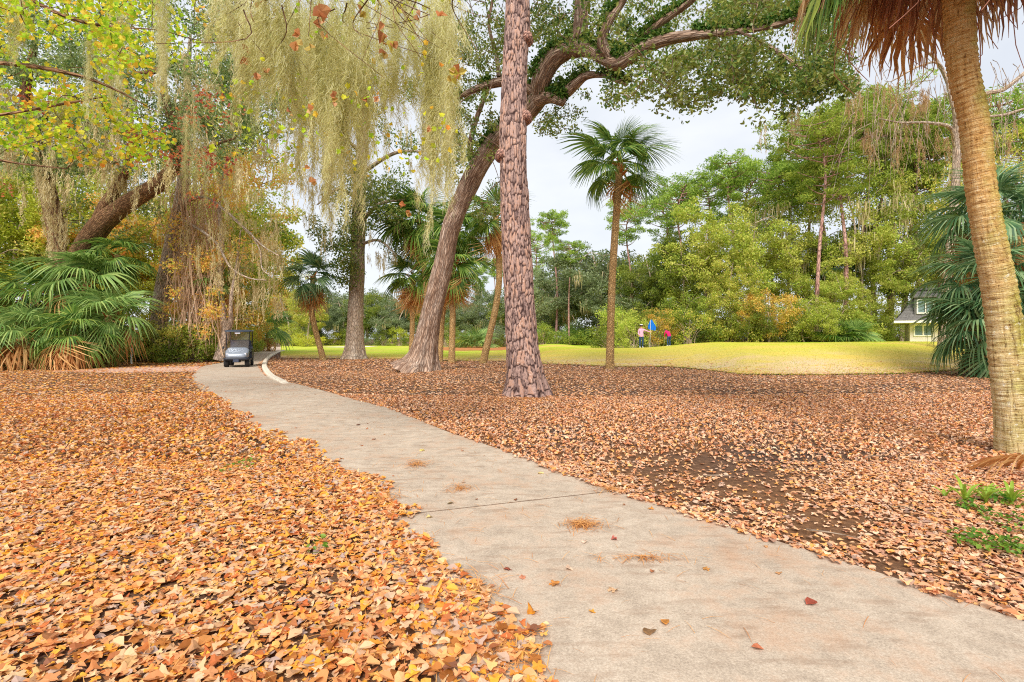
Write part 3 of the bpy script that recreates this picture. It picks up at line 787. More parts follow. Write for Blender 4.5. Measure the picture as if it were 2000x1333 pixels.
for i in range(34):
    m = SK[int(r_.integers(8))]
    put('dead_frond', m, o, tuple(top + [0, 0, .30 + r_.uniform(-.1, .45)]), (0, 0, i * 2.39996 + r_.normal(0, .2)), r_.uniform(.85, 1.15))
Gm = frond_set(M_frond, 'near_green', droop=0.3, fold=0.3, nseg=44)
for i in range(30):
    el = 80 - 72 * i / 29 + r_.normal(0, 5)
    put('frond', Gm[i % 4], o, tuple(top + [0, 0, 0.9]), (r_.normal(0, .2), -math.radians(el), i * 2.39996 + 0.4), r_.uniform(2.0, 2.5))
SG = [skirt_mesh(M_frond, 730 + i, 1.0, .15, 1.1, 60, 44) for i in range(2)]
for k_, az in enumerate((3.1, 3.3, 3.55, 2.9, 4.2, 4.9, 5.6)):
    put('frond', SG[k_ % 2], o, tuple(top + [0, 0, 0.42]), (0, 0, az), 1.0 + .05 * k_)
SL = skirt_mesh(M_frond, 760, 1.5, .45, 1.1, 55, 44)
for az, s_ in ((3.05, 1.0), (3.28, 1.04), (2.85, .95)): put('frond', SL, o, tuple(top + [0, 0, .05]), (0, 0, az), s_)
mb = MB()                                                     # old flower stalks tangled in the skirt
for i in range(26):
    a = r_.uniform(0, 6.28); r0 = 0.3; ln = r_.uniform(0.9, 1.7)
    q = [top + [math.cos(a) * r0, math.sin(a) * r0, 0.2], top + [math.cos(a) * (r0 + .5), math.sin(a) * (r0 + .5), -0.1], top + [math.cos(a + r_.normal(0, .3)) * (r0 + .8), math.sin(a) * (r0 + .8), -ln * 0.7], top + [math.cos(a) * (r0 + .7 + r_.normal(0, .2)), math.sin(a) * (r0 + .7), -ln]]
    V, Fs, A = tube(spline(q, 9), np.linspace(.012, .004, 9), 4); mb.add(V, Fs)
mb.build('flower_stalk', plain('flower_stalk_dry', (186, 128, 108), 0.8), o)

mid_palms = 'palms standing round the leaning oak'
palm(gp(1191, 25), at(1211, 318, 25), 0.19, 27, 2.6, 2, 'single tall palm with a round crown standing before the sky near the golfers', mid=at(1196, 540, 25), low=-40, boots=12, gm=(M_frond, 'fan'), seed=1, dlow=(-75, -55))
palm(gp(882, 32), at(884, 515, 32), 0.2, 24, 2.6, 24, 'palm with brown dead fronds just behind the leaning oak trunk', mid_palms, seed=2, low=-45)
palm(gp(858, 33), at(892, 450, 33), 0.2, 20, 2.6, 5, 'taller palm whose green crown rises above the brown skirted palm by the oak', mid_palms, mid=at(866, 600, 33), seed=3)
palm(gp(803, 38), at(806, 540, 38), 0.2, 20, 2.5, 16, 'short thin palm with a tan skirt seen on the far side of the oak foot', mid_palms, seed=4)
palm(gp(842, 36), at(818, 430, 36), 0.2, 28, 3.0, 8, 'big dark crowned palm behind the leaning oak trunk', mid_palms, mid=at(832, 560, 36), seed=5, low=-55)
palm(gp(943, 31), at(968, 425, 31), 0.2, 18, 2.3, 9, 'slender palm leaning toward the pine trunk', mid_palms, mid=at(974, 560, 31), seed=6)
palm(gp(632, 36), at(612, 540, 36), 0.2, 16, 2.3, 8, 'small palm with a crooked bare trunk standing alone by the path bend', mid=at(609, 610, 36), seed=7, low=-55, gm=(M_frond_b, 'b'))
# thick palm mass on the right behind the leaning palm
rp = 'shaggy palms behind the leaning palm'
palm(gp(1945, 21.5), at(1940, 415, 21.5), 0.22, 34, 2.6, 16, 'tallest of the shaggy palms behind the leaning trunk, brown fronds hanging on one side', rp, (M_frond_b, 'wb'), (M_dead, 'd'), seed=8, low=-70, boots=0, front=[(196 + 13 * (k % 5), -34 - 8 * (k % 4), 1.05) for k in range(12)])
palm(gp(1940, 20.5), at(1926, 545, 20.5), 0.22, 34, 2.5, 9, 'middle shaggy blue green palm in front of the house', rp, (M_frond_b, 'wb'), (M_dead, 'd'), seed=9, low=-75, boots=0)
palm(gp(1945, 20.0), at(1930, 640, 20), 0.22, 30, 2.3, 8, 'lowest shaggy palm with fronds touching the turf', rp, (M_frond_b, 'wb'), (M_dead, 'd'), seed=10, low=-62, boots=0)
palm(gp(1990, 23), at(2010, 500, 23), 0.22, 28, 2.7, 8, 'green palm showing on the outer side of the leaning trunk', rp, (M_frond_b, 'wb'), (M_dead, 'd'), seed=11, low=-70, boots=0)
# palm thicket at the far left
lp = 'palms crowded under the oak at the left edge'
for i, (px, py, d, L, n, nd, lab) in enumerate([
    (212, 618, 27.0, 2.4, 30, 5, 'broad green palm of the thicket nearest the white stake'),
    (145, 655, 25.5, 2.2, 20, 14, 'low palm with many straw coloured dead fronds at the front of the thicket'),
    (50, 650, 25.8, 2.4, 22, 12, 'low palm with tan dead fronds at the picture edge'),
    (70, 575, 29.0, 2.6, 24, 4, 'dark palm rising behind the low palms at the picture edge'),
    (168, 545, 29.0, 2.8, 26, 3, 'tall upright palm in front of the dark oak fork'),
    (228, 500, 30.0, 2.2, 16, 0, 'palm with a few upright fronds against the dark oak limb')]):
    palm(gp(px - 8, d), at(px, py, d), 0.2, n, L, nd, lab, lp, (M_frond, 'wg') if i % 2 else (M_frond_y, 'wy'), (M_dead, 'd'), seed=20 + i, low=-62, boots=4, dlow=(-62, -12), high=74, front=[(-90 + 17 * (k - 3), -48 + (k * 37 % 31), .8 + .07 * (k % 4)) for k in range(7)] if i in (1, 2) else [(-70, -45, .9), (-100, -35, .95)] if i == 0 else [])
palm(gp(428, 33), at(428, 545, 33), 0.16, 12, 1.9, 9, 'thin palm with a brown shaggy head just behind the golf cart', None, (M_frond_y, 'y'), (M_dead, 'd'), seed=31, low=-50)
palm(gp(525, 60), at(520, 640, 60), 0.18, 16, 3.4, 3, 'pale green palm far down the path', None, (M_frond_y, 'y'), (M_dead, 'd'), seed=32)
palm(gp(1625, 56), at(1625, 520, 56), 0.2, 18, 3.0, 2, 'blue green palm crown among the woods near the house', None, (M_frond_b, 'b'), (M_dead, 'd'), seed=33)
# low palmettos along the wood edges
for i, (px, d, L, lab) in enumerate([
    (1640, 47, 2.6, 'palmetto clump at the wood edge on top of the mound'), (1668, 46.5, 2.4, 'palmetto clump beside the slim pine near the house'),
    (1560, 50, 2.0, 'palmetto clump below the yellow green trees'), (1530, 50, 2.1, 'small palmetto at the end of the mound crest'), (1365, 52, 2.3, 'palmetto close to the red-clothed golfer'),
    (1115, 74, 3.0, 'palmetto at the foot of the far slim pine'), (1140, 72, 2.6, 'darker palmetto in the shade past the slim pine'), (930, 84, 4.0, 'palmetto clump on the straw bed across the fairway'), (1060, 76, 3.0, 'palmetto half hidden by the pine trunk')]):
    x, y = gp(px, d); g0 = float(gh(x, y))
    palm((x, y), (x, y, g0 + 0.3), 0.1, 15, L, 2, lab, 'palmettos along the wood edges', (M_frond_y, 'y') if i % 3 else (M_frond, 'g'), (M_dead, 'd'), seed=50 + i, low=5, boots=0, name='palmetto', dlow=(-15, 5), high=85)
# ------------------------------------------------------------------ trees with hand-placed limbs
M_pinebark = barkmat('pine_bark', (132, 92, 84), (190, 142, 124), (222, 184, 164), (14, 14, 5.0), True, None, 0, 0.05, crack=(84, 54, 52))
M_oakbark = barkmat('oak_bark', (122, 90, 70), (180, 148, 124), (226, 206, 188), (11, 11, 1.1), False, (176, 172, 140), -0.2, 0.04, crack=(66, 36, 26))
M_graybark = barkmat('grey_bark', (156, 126, 102), (208, 182, 156), (232, 218, 200), (10, 10, 1.8), False, (150, 146, 84), 0.2, 0.03, crack=(60, 42, 32))
M_darkbark = barkmat('dark_bark', (90, 62, 42), (148, 110, 78), (190, 152, 116), (9, 9, 1.8), False, (120, 110, 40), 0.1, 0.04, crack=(36, 22, 16))
M_paleb = barkmat('pale_bark', (166, 140, 116), (212, 186, 164), (232, 214, 196), (6, 6, 2), False, (150, 150, 110), 0.0, 0.02)
M_redpine = barkmat('far_pine_bark', (136, 94, 84), (188, 142, 130), (214, 176, 162), (5, 5, 1.5), True, None, 0, 0.03)

M_oakleaf = leafmat('live_oak_leaves', [(52, 84, 38), (86, 120, 50), (116, 144, 60), (148, 164, 70), (176, 180, 86), (138, 134, 56), (190, 206, 160)], 0.45, 0.55, 0.4, 0.82, 0.4, spec=0.45)  # the palest grey-green stands for glints of light, painted as leaf colour
M_oakdark = leafmat('dark_oak_leaves', [(62, 88, 56), (92, 116, 68), (120, 142, 78), (146, 162, 92), (180, 188, 136), (142, 140, 66)], 0.48, 0.4, 0.4, 1.2, 0.4, spec=0.45)  # pale stop again paints light glinting off some leaves
M_gum = leafmat('sweetgum_leaves', [(104, 150, 30), (134, 172, 36), (166, 188, 44), (120, 160, 36), (200, 192, 50), (150, 176, 40), (222, 170, 60), (140, 176, 50), (216, 136, 60), (110, 150, 40)], 0.5, 0.8, 0.4, 1.5)
M_red = leafmat('red_leaves', [(146, 62, 60), (180, 84, 70), (200, 112, 66), (204, 140, 76), (150, 76, 78)], 0.45, 1.0, 0.4, .95)
M_syc = leafmat('sycamore_leaves', [(196, 124, 74), (214, 156, 104), (170, 104, 68), (196, 188, 80), (222, 172, 130)], 0.4, 1.0, 0.1, 1.0)
M_fern = leafmat('limb_fern', [(56, 96, 36), (84, 124, 48), (116, 146, 62), (150, 164, 80)], 0.4, 1.2, 0.3, .95)
M_moss = leafmat('spanish_moss', [(150, 144, 80), (180, 174, 108), (206, 202, 146), (222, 218, 180), (186, 180, 92)], 0.45, 0.8, 0.5, 1.18, 0.8, spec=0.1)
M_moss_far = leafmat('spanish_moss_far', [(176, 156, 108), (200, 182, 134), (220, 206, 164), (204, 192, 130)], 0.45, 0.3, 0.4, 1.15, 0.8, spec=0.1)
M_vine = leafmat('vine_stems', [(190, 150, 116), (212, 176, 142), (226, 192, 158), (176, 136, 106)], 0.2, 0.6, 0.4, 1.0, 0.8)

LD = (np.array([(0, -0.5, 0), (0.26, 0.0, 0.08), (0, 0.5, -0.04), (-0.26, 0.0, 0.08)]), [np.array([[0, 1, 2, 3]])])   # simple leaf

def blobs(C, rad, n_per, s0, s1, T=LD, flat=0.65, up=0.35):
    C = np.asarray(C, float); rad = np.broadcast_to(np.asarray(rad, float), (len(C),))
    k = np.repeat(np.arange(len(C)), n_per)
    g = norm(rng.normal(size=(len(k), 3))) * (rng.random((len(k), 1)) ** 0.45)
    P = C[k] + g * rad[k][:, None] * [1, 1, flat]
    N = rng.normal(size=(len(k), 3)) + [0, 0, up]
    return scatter(T[0], T[1], P, frames(N), rng.uniform(s0, s1, len(k)))

def region(px0, px1, py0, py1, d0, d1, n, hole=None, hs=0.011, hseed=0, thr=0.0):
    px = rng.uniform(px0, px1, n); py = rng.uniform(py0, py1, n); d = rng.uniform(d0, d1, n)
    if thr > 0:
        q = vnoise(np.column_stack([px * hs, py * hs, d * 0.15]), hseed) > thr
        px, py, d = px[q], py[q], d[q]
    return np.column_stack([(px - CX) / F * d, d, EYE + (HY - py) / F * d])

def ptube(pts, n, sides, bump=0.0, seed=0, origin=0, flare=None):
    q = spline(pts, n); P = np.array([at(a[0], a[1], a[2]) for a in q]) - origin
    return P, q[:, 3] / 2 / F * q[:, 2], tube(P, q[:, 3] / 2 / F * q[:, 2], sides, bump, seed, flare)

def twigs(mb, C, skel, r0=0.03, frac=1.0, steps=6):
    """branches that grow outwards: every leaf clump joins the nearest limb, branch or clump already joined"""
    C = np.asarray(C, float); skel = np.asarray(skel, float)
    if frac < 1: C = C[rng.random(len(C)) < frac]
    best = np.full(len(C), 1e9); src = np.zeros((len(C), 3))
    for k in range(0, len(skel), 400):
        D = np.linalg.norm(C[:, None] - skel[None, k:k + 400], axis=2) + .4 * np.maximum(0, skel[None, k:k + 400, 2] - C[:, None, 2])
        m = D.argmin(1); dm = D[np.arange(len(C)), m]; q = dm < best; best[q] = dm[q]; src[q] = skel[k + m[q]]
    todo = np.ones(len(C), bool)
    while todo.any():
        i = int(np.where(todo, best, 1e9).argmin()); todo[i] = False
        a, c = src[i], C[i]; L = np.linalg.norm(c - a)
        if L > .15:
            m = (a + c) / 2 + rng.normal(0, .12 * L, 3) + [0, 0, .08 * L]
            P = spline([a, m, c], steps); ra = min(.07, r0 * (.5 + .25 * L))
            V, Fs, A = tube(P, np.linspace(ra, max(.006, ra * .35), steps), 4, cap=False); mb.add(V, Fs, 0, A)
            for p in P[2:]:
                d_ = np.linalg.norm(C - p, axis=1) + .15; q = todo & (d_ < best); best[q] = d_[q]; src[q] = p

t = NT('pine_bark_plates')
ae = t.n('ShaderNodeAttribute', attribute_name='plate_edge'); ai = t.n('ShaderNodeAttribute', attribute_name='plate_id'); ab = t.n('ShaderNodeAttribute', attribute_name='bk')
n1 = t.noise(t.mapping(ab.outputs['Vector'], (22, 22, 14)), 1.0, 6, .7)
f = t.math('ADD', t.math('MULTIPLY', ai.outputs['Fac'], .28), t.math('MULTIPLY', n1, .8))
c = t.ramp(f, [(.34, lin(104, 84, 80)), (.46, lin(152, 124, 114)), (.56, lin(182, 152, 140)), (.66, lin(180, 136, 112)), (.76, lin(206, 180, 166))])
c = t.mix(t.ramp(t.math('ADD', ae.outputs['Fac'], t.math('MULTIPLY', n1, .25)), [(.3, (.95, .95, .95, 1)), (.95, (0, 0, 0, 1))]), c, lin(58, 40, 38))
M_plate = t.surf(c, .9, t.bump(n1, .6, .02), .12)
# ---- big loblolly pine
b = at(1027, 771, 13.75)
pine = thing('pine_tree', 'tall straight pine trunk with flaking plated bark in the middle of the leaf bed', 'pine tree', (b[0], b[1], 0))
org = np.array([b[0], b[1], 0.0])
def flr(s_, th): return 0.22 * np.exp(-s_ * 2.0) * (1 + 0.55 * np.sin(th * 5 + 0.7) + 0.3 * np.sin(th * 9)) + 0.05 * np.exp(-s_ * 0.7)
def plates(A, R0, cu, cv, seed):
    """cellular bark plates on a trunk: distance to the nearest furrow and a value per plate"""
    th = np.arctan2(A[:, 1], A[:, 0]); n_u = int(round(2 * np.pi * R0 / cu)); r0 = np.hypot(A[:, 0], A[:, 1])
    w = np.column_stack([A[:, 0] * 5, A[:, 1] * 5, A[:, 2] * 3])
    u = (th / (2 * np.pi) % 1) * n_u + .9 * (vnoise(w, seed) - .5) + .5 * (vnoise(w * 3.1, seed + 2) - .5); v = A[:, 2] / cv + .9 * (vnoise(w, seed + 1) - .5) + .6 * (vnoise(w * 3.1, seed + 3) - .5)
    iu, iv = np.floor(u).astype(np.int64), np.floor(v).astype(np.int64)
    f1 = np.full(len(A), 9.0); f2 = f1.copy(); idv = np.zeros(len(A))
    for a in (-1, 0, 1):
        for b in (-1, 0, 1):
            cu_, cv_ = (iu + a) % n_u, iv + b
            jx, jy = hsh(cu_, cv_, 0 * cu_, seed + 5), hsh(cu_, cv_, 0 * cu_ + 1, seed + 6)
            d = np.hypot(u - (iu + a + .1 + .8 * jx), (v - (iv + b + .1 + .8 * jy)))
            q = d < f1; f2 = np.where(q, f1, np.minimum(f2, d)); idv = np.where(q, hsh(cu_, cv_, 0 * cu_ + 2, seed + 7), idv); f1 = np.where(q, d, f1)
    return f2 - f1, idv
q = spline([(1028, 785, 13.75, 64), (1027, 760, 13.75, 62), (1022, 700, 13.75, 59), (1015, 600, 13.75, 58), (1008, 480, 13.7, 56), (1003.5, 380, 13.7, 54), (1003, 250, 13.7, 53), (1006, 120, 13.7, 50), (1012, 0, 13.7, 47), (1018, -200, 13.7, 42), (1030, -500, 13.7, 30), (1035, -700, 13.7, 14)], 780)
P = np.array([at(a[0], a[1], a[2]) for a in q]) - org; R = q[:, 3] / 2 / F * q[:, 2]
V, Fs, A = tube(P, R, 112, 0.05, 3, flr)
ctr = np.vstack([np.repeat(P, 112, 0), P[-1:]]); out_ = norm(V - ctr)
edge_, pid = plates(A, .38, .075, .32, 41)
prof_ = np.clip(edge_ / .32, 0, 1)
V = V + out_ * ((prof_ - .7) * .02 + (pid - .5) * .012 * prof_)[:, None]
tr_ = MB().add(V, Fs, 0, A).build('trunk', M_plate, pine, smooth=True)
for nm_, va in (('plate_edge', prof_), ('plate_id', pid)):
    a_ = tr_.data.attributes.new(nm_, 'FLOAT', 'POINT'); a_.data.foreach_set('value', va.astype(np.float32))
mb = MB(); C = []
for i in range(26):
    a = i * 2.4; h = -380 - 320 * i / 26; c0 = at(1026, h, 13.7) - org; ln = rng.uniform(1.5, 3.2)
    c1 = c0 + [math.cos(a) * ln, math.sin(a) * ln, rng.uniform(0.1, 0.8)]
    V, Fs, A = tube(spline([c0, (c0 + c1) / 2 + [0, 0, -.15], c1], 6), np.linspace(.06, .015, 6), 5); mb.add(V, Fs, 0, A); C += [c1, c0 * .4 + c1 * .6]
mb.build('branch', M_pinebark, pine)
LN = (np.array([(0, -0.5, 0), (0.05, 0, 0.02), (0, 0.5, 0.0), (-0.05, 0, 0.02)]), [np.array([[0, 1, 2, 3]])])
M_needle = leafmat('pine_needle_sprays', [(92, 122, 50), (130, 158, 62), (160, 184, 78), (186, 200, 100)], 0.42, 0.3, 0.4, 1.2)
V, Fs = blobs(C, 0.7, 120, 0.3, 0.45, LN); MB().add(V, Fs).build('crown', M_needle, pine)
for (px, py) in ((1030, 70), (1028, 225), (978, 300)):
    mb = MB(); c = at(px, py, 13.45) - org
    V, Fs, A = tube(np.array([c + [0, .25, 0], c + [0, -.02, 0], c + [0, -.06, 0]]), [.17, .12, .05], 12, 0.04, 5); mb.add(V, Fs, 0, A).build('bark_knot', M_pinebark, pine, smooth=True)

# ---- leaning live oak in the centre
b = at(822, 724, 24); org = np.array([b[0], b[1], 0.0])
oak = thing('live_oak', 'big leaning live oak whose forked limbs arch over the fairway behind the pine', 'oak tree', tuple(org))
def flo(s_, th): return 0.8 * np.exp(-s_ * 1.5) * (0.6 + 0.7 * np.maximum(0, np.sin(th * 3 + 0.4)) + 0.25 * np.sin(th * 7))
limbs = [[(812, 732, 24, 48), (824, 700, 24, 45), (843, 610, 23.6, 40), (866, 520, 23.1, 37), (883, 440, 22.6, 36), (922, 350, 22, 38), (965, 280, 21.5, 38), (1018, 232, 21, 38), (1050, 190, 20.6, 38), (1060, 150, 20, 37), (1085, 112, 19.5, 35), (1128, 88, 19, 30)],
 [(1116, 96, 19.1, 34), (1133, 60, 18.8, 30), (1135, 0, 18.5, 26), (1142, -80, 18, 20), (1160, -180, 17, 10)],
 [(1105, 98, 19.3, 34), (1150, 96, 18.6, 31), (1178, 112, 18.1, 28), (1205, 124, 17.7, 27), (1230, 112, 17.4, 26), (1262, 92, 17, 25), (1310, 76, 16.5, 22), (1370, 68, 16, 18), (1450, 60, 15, 14), (1520, 48, 14.5, 11), (1580, 24, 14, 8), (1640, 10, 13.5, 5)],
 [(1196, 122, 17.9, 24), (1176, 82, 17.6, 20), (1192, 38, 17.2, 15), (1218, 0, 17, 12), (1240, -60, 16.5, 8)],
 [(1228, 112, 17.4, 20), (1262, 70, 17, 17), (1300, 38, 16.5, 15), (1345, 6, 16, 13), (1390, -40, 15.5, 9)],
 [(1040, 200, 20.7, 30), (1072, 190, 20.2, 25), (1100, 200, 19.8, 18)],
 [(1066, 186, 20.4, 20), (1100, 184, 20, 22), (1125, 164, 19.6, 19), (1148, 148, 19.2, 15), (1185, 150, 18.6, 10), (1225, 165, 18, 6)],
 [(1048, 185, 20.5, 20), (1000, 160, 20.2, 19), (945, 168, 19.9, 15), (893, 190, 19.5, 9), (850, 200, 19, 5)],
 [(930, 330, 21.8, 14), (918, 290, 21.8, 11), (928, 240, 21.6, 9), (946, 190, 21.3, 7), (958, 150, 21, 5)],
 [(975, 150, 20.1, 9), (968, 100, 20, 8), (955, 50, 19.8, 6), (962, 0, 19.6, 4)],
 [(1250, 130, 17, 7), (1280, 140, 16.6, 7), (1300, 160, 16.2, 5), (1320, 190, 16, 3)],
 [(1440, 60, 15, 8), (1500, 90, 14.6, 6), (1560, 130, 14.2, 4), (1600, 160, 14, 3)]]
skel = []
for i, L in enumerate(limbs):
    n = 150 if i == 0 else 50
    P, R, (V, Fs, A) = ptube(L, n, 40 if i == 0 else 16, 0.07 if i == 0 else 0.04, 30 + i, org, flo if i == 0 else None)
    MB().add(V, Fs, 0, A).build('trunk' if i == 0 else 'limb', M_oakbark, oak, smooth=True)
    skel.append(P if i else P[60:])
# resurrection fern on the upper sides
mb = MB()
for i, L in enumerate(limbs):
    if i in (8, 9, 10, 11): continue
    q = spline(L, 300); P = np.array([at(a[0], a[1], a[2]) for a in q]) - org; r = q[:, 3] / 2 / F * q[:, 2]
    T = norm(np.gradient(P, axis=0)); upv = norm(np.array([0, 0, 1.0]) - T * T[:, 2:3])
    if i == 0: upv = norm(upv + [-.5, 0, 0])
    dens = vnoise(np.column_stack([np.arange(300) * 0.035, np.full(300, i * 7.3), np.zeros(300)]), 8)
    k = rng.choice(np.arange(120 if i == 0 else 0, 300), 5200 if i in (0, 2) else 1600)
    k = k[dens[k] > (0.38 if i == 0 else 0.3)]
    sd = np.cross(T[k], upv[k]); a = rng.normal(0, 0.6, len(k))[:, None]
    Pp = P[k] + (upv[k] * np.cos(a) + sd * np.sin(a)) * r[k][:, None] * 1.03 + rng.normal(0, 0.03, (len(k), 3)) + upv[k] * rng.exponential(0.09, (len(k), 1))
    V, Fs = scatter(LD[0], LD[1], Pp, frames(rng.normal(size=(len(k), 3)) + upv[k]), rng.uniform(0.12, 0.24, len(k))); mb.add(V, Fs)
mb.build('limb_fern', M_fern, oak)
CO = np.vstack([
    region(870, 1000, -10, 330, 17, 23, 210, thr=.33, hseed=1), region(1030, 1140, 0, 90, 15, 21, 46), region(1036, 1130, 60, 190, 21, 24, 16),
    region(1140, 1450, -10, 120, 13, 19, 160, thr=.37, hseed=2), region(1400, 1660, -10, 130, 12, 17, 135, thr=.37, hseed=3),
    region(1190, 1440, 100, 195, 13, 18, 100, thr=.37, hseed=4), region(1420, 1660, 110, 190, 12, 16, 92, thr=.36, hseed=5),
    region(1470, 1600, 165, 232, 12.5, 15, 16), region(1050, 1135, 190, 262, 18, 21, 18), region(1110, 1210, 150, 205, 17, 20, 14),
    region(890, 985, 210, 440, 19, 24, 44, thr=.36, hseed=7), region(1290, 1400, 170, 212, 13, 16, 14), region(870, 1000, -120, 0, 15, 22, 20), region(1000, 1650, -170, 0, 12, 18, 60), region(1040, 1460, -10, 130, 20, 25, 110, thr=.33, hseed=8), region(1380, 1650, -10, 110, 16.5, 21, 80, thr=.33, hseed=9)])
ql = np.vstack([spline(L, 200)[:, :3] for L in limbs[:7]])                # leave the limbs showing: no clumps right in front of them
pc = np.column_stack([CX + CO[:, 0] / CO[:, 1] * F, HY - (CO[:, 2] - EYE) / CO[:, 1] * F])
dd = np.linalg.norm(pc[:, None] - ql[None, :, :2], axis=2); near_ = dd.argmin(1)
C = CO[~((dd.min(1) < 24) & (CO[:, 1] < ql[near_, 2] + .3) & (rng.random(len(CO)) < .85))] - org
rr = rng.uniform(0.26, 0.55, len(C))
V, Fs = blobs(C, rr, 50, 0.09, 0.17, LD, 0.75, 0.15)
MB().add(V, Fs).build('crown', M_oakleaf, oak)
mb = MB(); twigs(mb, C, np.vstack(skel), 0.022, 0.8); mb.build('twigs', M_oakbark, oak)

# ---- tall grey trunk left of centre
b = at(693, 702, 37.5); org = np.array([b[0], b[1], 0.0])
ash = thing('tall_tree', 'tall grey trunk with mossy leaves between the crooked palm and the leaning oak', 'tree', tuple(org))
P, R, (V, Fs, A) = ptube([(692, 706, 37.5, 34), (693, 680, 37.5, 31), (695, 600, 37.5, 29), (698, 520, 37.5, 28), (700, 440, 37.5, 26), (703, 360, 37.5, 23), (707, 280, 37.5, 20), (712, 160, 37.5, 15), (716, 0, 37.5, 8)], 160, 28, 0.07, 61, org, lambda s_, th: 0.38 * np.exp(-s_ * 1.1) * (0.7 + 0.5 * np.sin(th * 4 + 1)))
MB().add(V, Fs, 0, A).build('trunk', M_graybark, ash, smooth=True)
sk = [P[60:]]
for L in ([(700, 440, 37.5, 10), (740, 400, 36, 7), (790, 390, 35, 3)], [(702, 390, 37.5, 9), (660, 370, 36, 6), (620, 400, 35, 3)], [(704, 340, 37.5, 9), (770, 300, 36, 7), (830, 296, 35, 4)], [(699, 480, 37.5, 7), (740, 470, 36, 5), (775, 500, 35.5, 2)], [(706, 300, 37.5, 8), (650, 250, 36, 5), (600, 230, 35, 3)]):
    P2, R, (V, Fs, A) = ptube(L, 24, 8, 0.02, 62, org); MB().add(V, Fs, 0, A).build('limb', M_graybark, ash, smooth=True); sk.append(P2)
C = np.vstack([region(610, 690, 430, 540, 34, 38, 26, thr=.3, hseed=11), region(700, 800, 330, 440, 33, 38, 36, thr=.3, hseed=12), region(640, 740, 300, 430, 35, 39, 22), region(700, 790, 440, 530, 34, 38, 18, thr=.35, hseed=13), region(590, 860, 130, 300, 34, 40, 50, thr=.4, hseed=14), region(660, 690, 400, 600, 36, 37, 8)]) - org
V, Fs = blobs(C, rng.uniform(.6, 1.1, len(C)), 110, 0.14, 0.26, LD, 0.8, 0.1); MB().add(V, Fs).build('crown', M_oakleaf, ash)
mb = MB(); twigs(mb, C, np.vstack(sk), 0.03, 0.7); mb.build('twigs', M_graybark, ash)

# ---- dark forked oak at the left
b = at(130, 712, 31); org = np.array([b[0], b[1], 0.0])
loak = thing('live_oak', 'dark forked live oak rising out of the palm thicket', 'oak tree', tuple(org))
LL = [[(126, 715, 31, 50), (138, 600, 31, 46), (152, 515, 30.6, 42), (185, 455, 30, 38), (225, 415, 29.5, 34), (280, 378, 29, 30), (320, 352, 28.7, 28), (343, 312, 28.3, 21), (342, 250, 28, 20), (324, 200, 27.5, 15), (318, 110, 27, 9)],
      [(190, 452, 30, 30), (205, 405, 29.7, 24), (235, 358, 29.4, 18), (252, 320, 29, 12), (266, 250, 28.5, 7)],
      [(150, 620, 31.2, 36), (120, 540, 31.2, 30), (106, 430, 31, 29), (86, 340, 30.6, 26), (64, 260, 30, 21), (50, 180, 29.5, 17), (70, 80, 29, 10)],
      [(66, 270, 30, 14), (100, 215, 29, 10), (150, 190, 28, 7), (210, 160, 27, 4)],
      [(330, 345, 28.6, 20), (350, 320, 28, 12), (400, 290, 27, 7), (460, 270, 26, 4)],
      [(232, 150, 26, 8), (262, 146, 26, 10), (300, 140, 26, 10), (340, 120, 26, 7)]]
sk = []
for i, L in enumerate(LL):
    P, R, (V, Fs, A) = ptube(L, 90 if i in (0, 2) else 40, 22 if i in (0, 2) else 12, 0.09 if i in (0, 2) else 0.04, 70 + i, org)
    MB().add(V, Fs, 0, A).build('trunk' if i == 0 else 'limb', M_darkbark, loak, smooth=True); sk.append(P if i else P[30:])
C = np.vstack([region(-60, 470, -60, 150, 24, 32, 260, thr=.34, hseed=21), region(-40, 230, 120, 330, 26, 34, 190, thr=.34, hseed=22), region(220, 480, 110, 260, 24, 31, 120, thr=.36, hseed=23), region(250, 440, 250, 330, 26, 30, 40, thr=.36, hseed=24), region(430, 700, 170, 320, 25, 32, 100, thr=.36, hseed=25), region(430, 680, 40, 190, 25, 32, 110, thr=.3, hseed=26), region(100, 300, 330, 470, 30, 35, 16)]) - org
V, Fs = blobs(C, rng.uniform(.6, 1.15, len(C)), 115, 0.12, 0.23, LD, 0.75, 0.15); MB().add(V, Fs).build('crown', M_oakdark, loak)
mb = MB(); twigs(mb, C, np.vstack(sk), 0.03, 0.6); mb.build('twigs', M_darkbark, loak)

# ---- vine-hung leaning trunk
b = at(312, 700, 34); org = np.array([b[0], b[1], 0.0])
vt = thing('leaning_tree', 'slanting trunk wrapped in brown hanging vines between the palm thicket and the cart', 'tree', tuple(org))
sk = []
for i, L in enumerate(([(306, 702, 34, 32), (314, 600, 34, 30), (327, 520, 34, 27), (345, 440, 33.6, 25), (356, 370, 33.2, 22), (362, 300, 33, 18), (366, 190, 32.5, 12), (372, 60, 32, 6)],
                       [(360, 395, 33, 7), (400, 386, 31, 5), (440, 412, 30, 4.5), (480, 448, 29.5, 4), (515, 482, 29, 3), (545, 500, 29, 2)],
                       [(354, 430, 33, 7), (395, 452, 31, 5), (425, 478, 30, 4.5), (450, 522, 29.5, 4), (485, 543, 29, 3), (520, 548, 29, 2)],
                       [(490, 455, 29.5, 3), (508, 490, 29.3, 3), (512, 525, 29, 2), (530, 540, 29, 2)])):
    P, R, (V, Fs, A) = ptube(L, 60, 16 if i == 0 else 7, 0.06 if i == 0 else 0.0, 80 + i, org); MB().add(V, Fs, 0, A).build('trunk' if i == 0 else 'limb', M_graybark, vt, smooth=True); sk.append(P)
mb = MB()
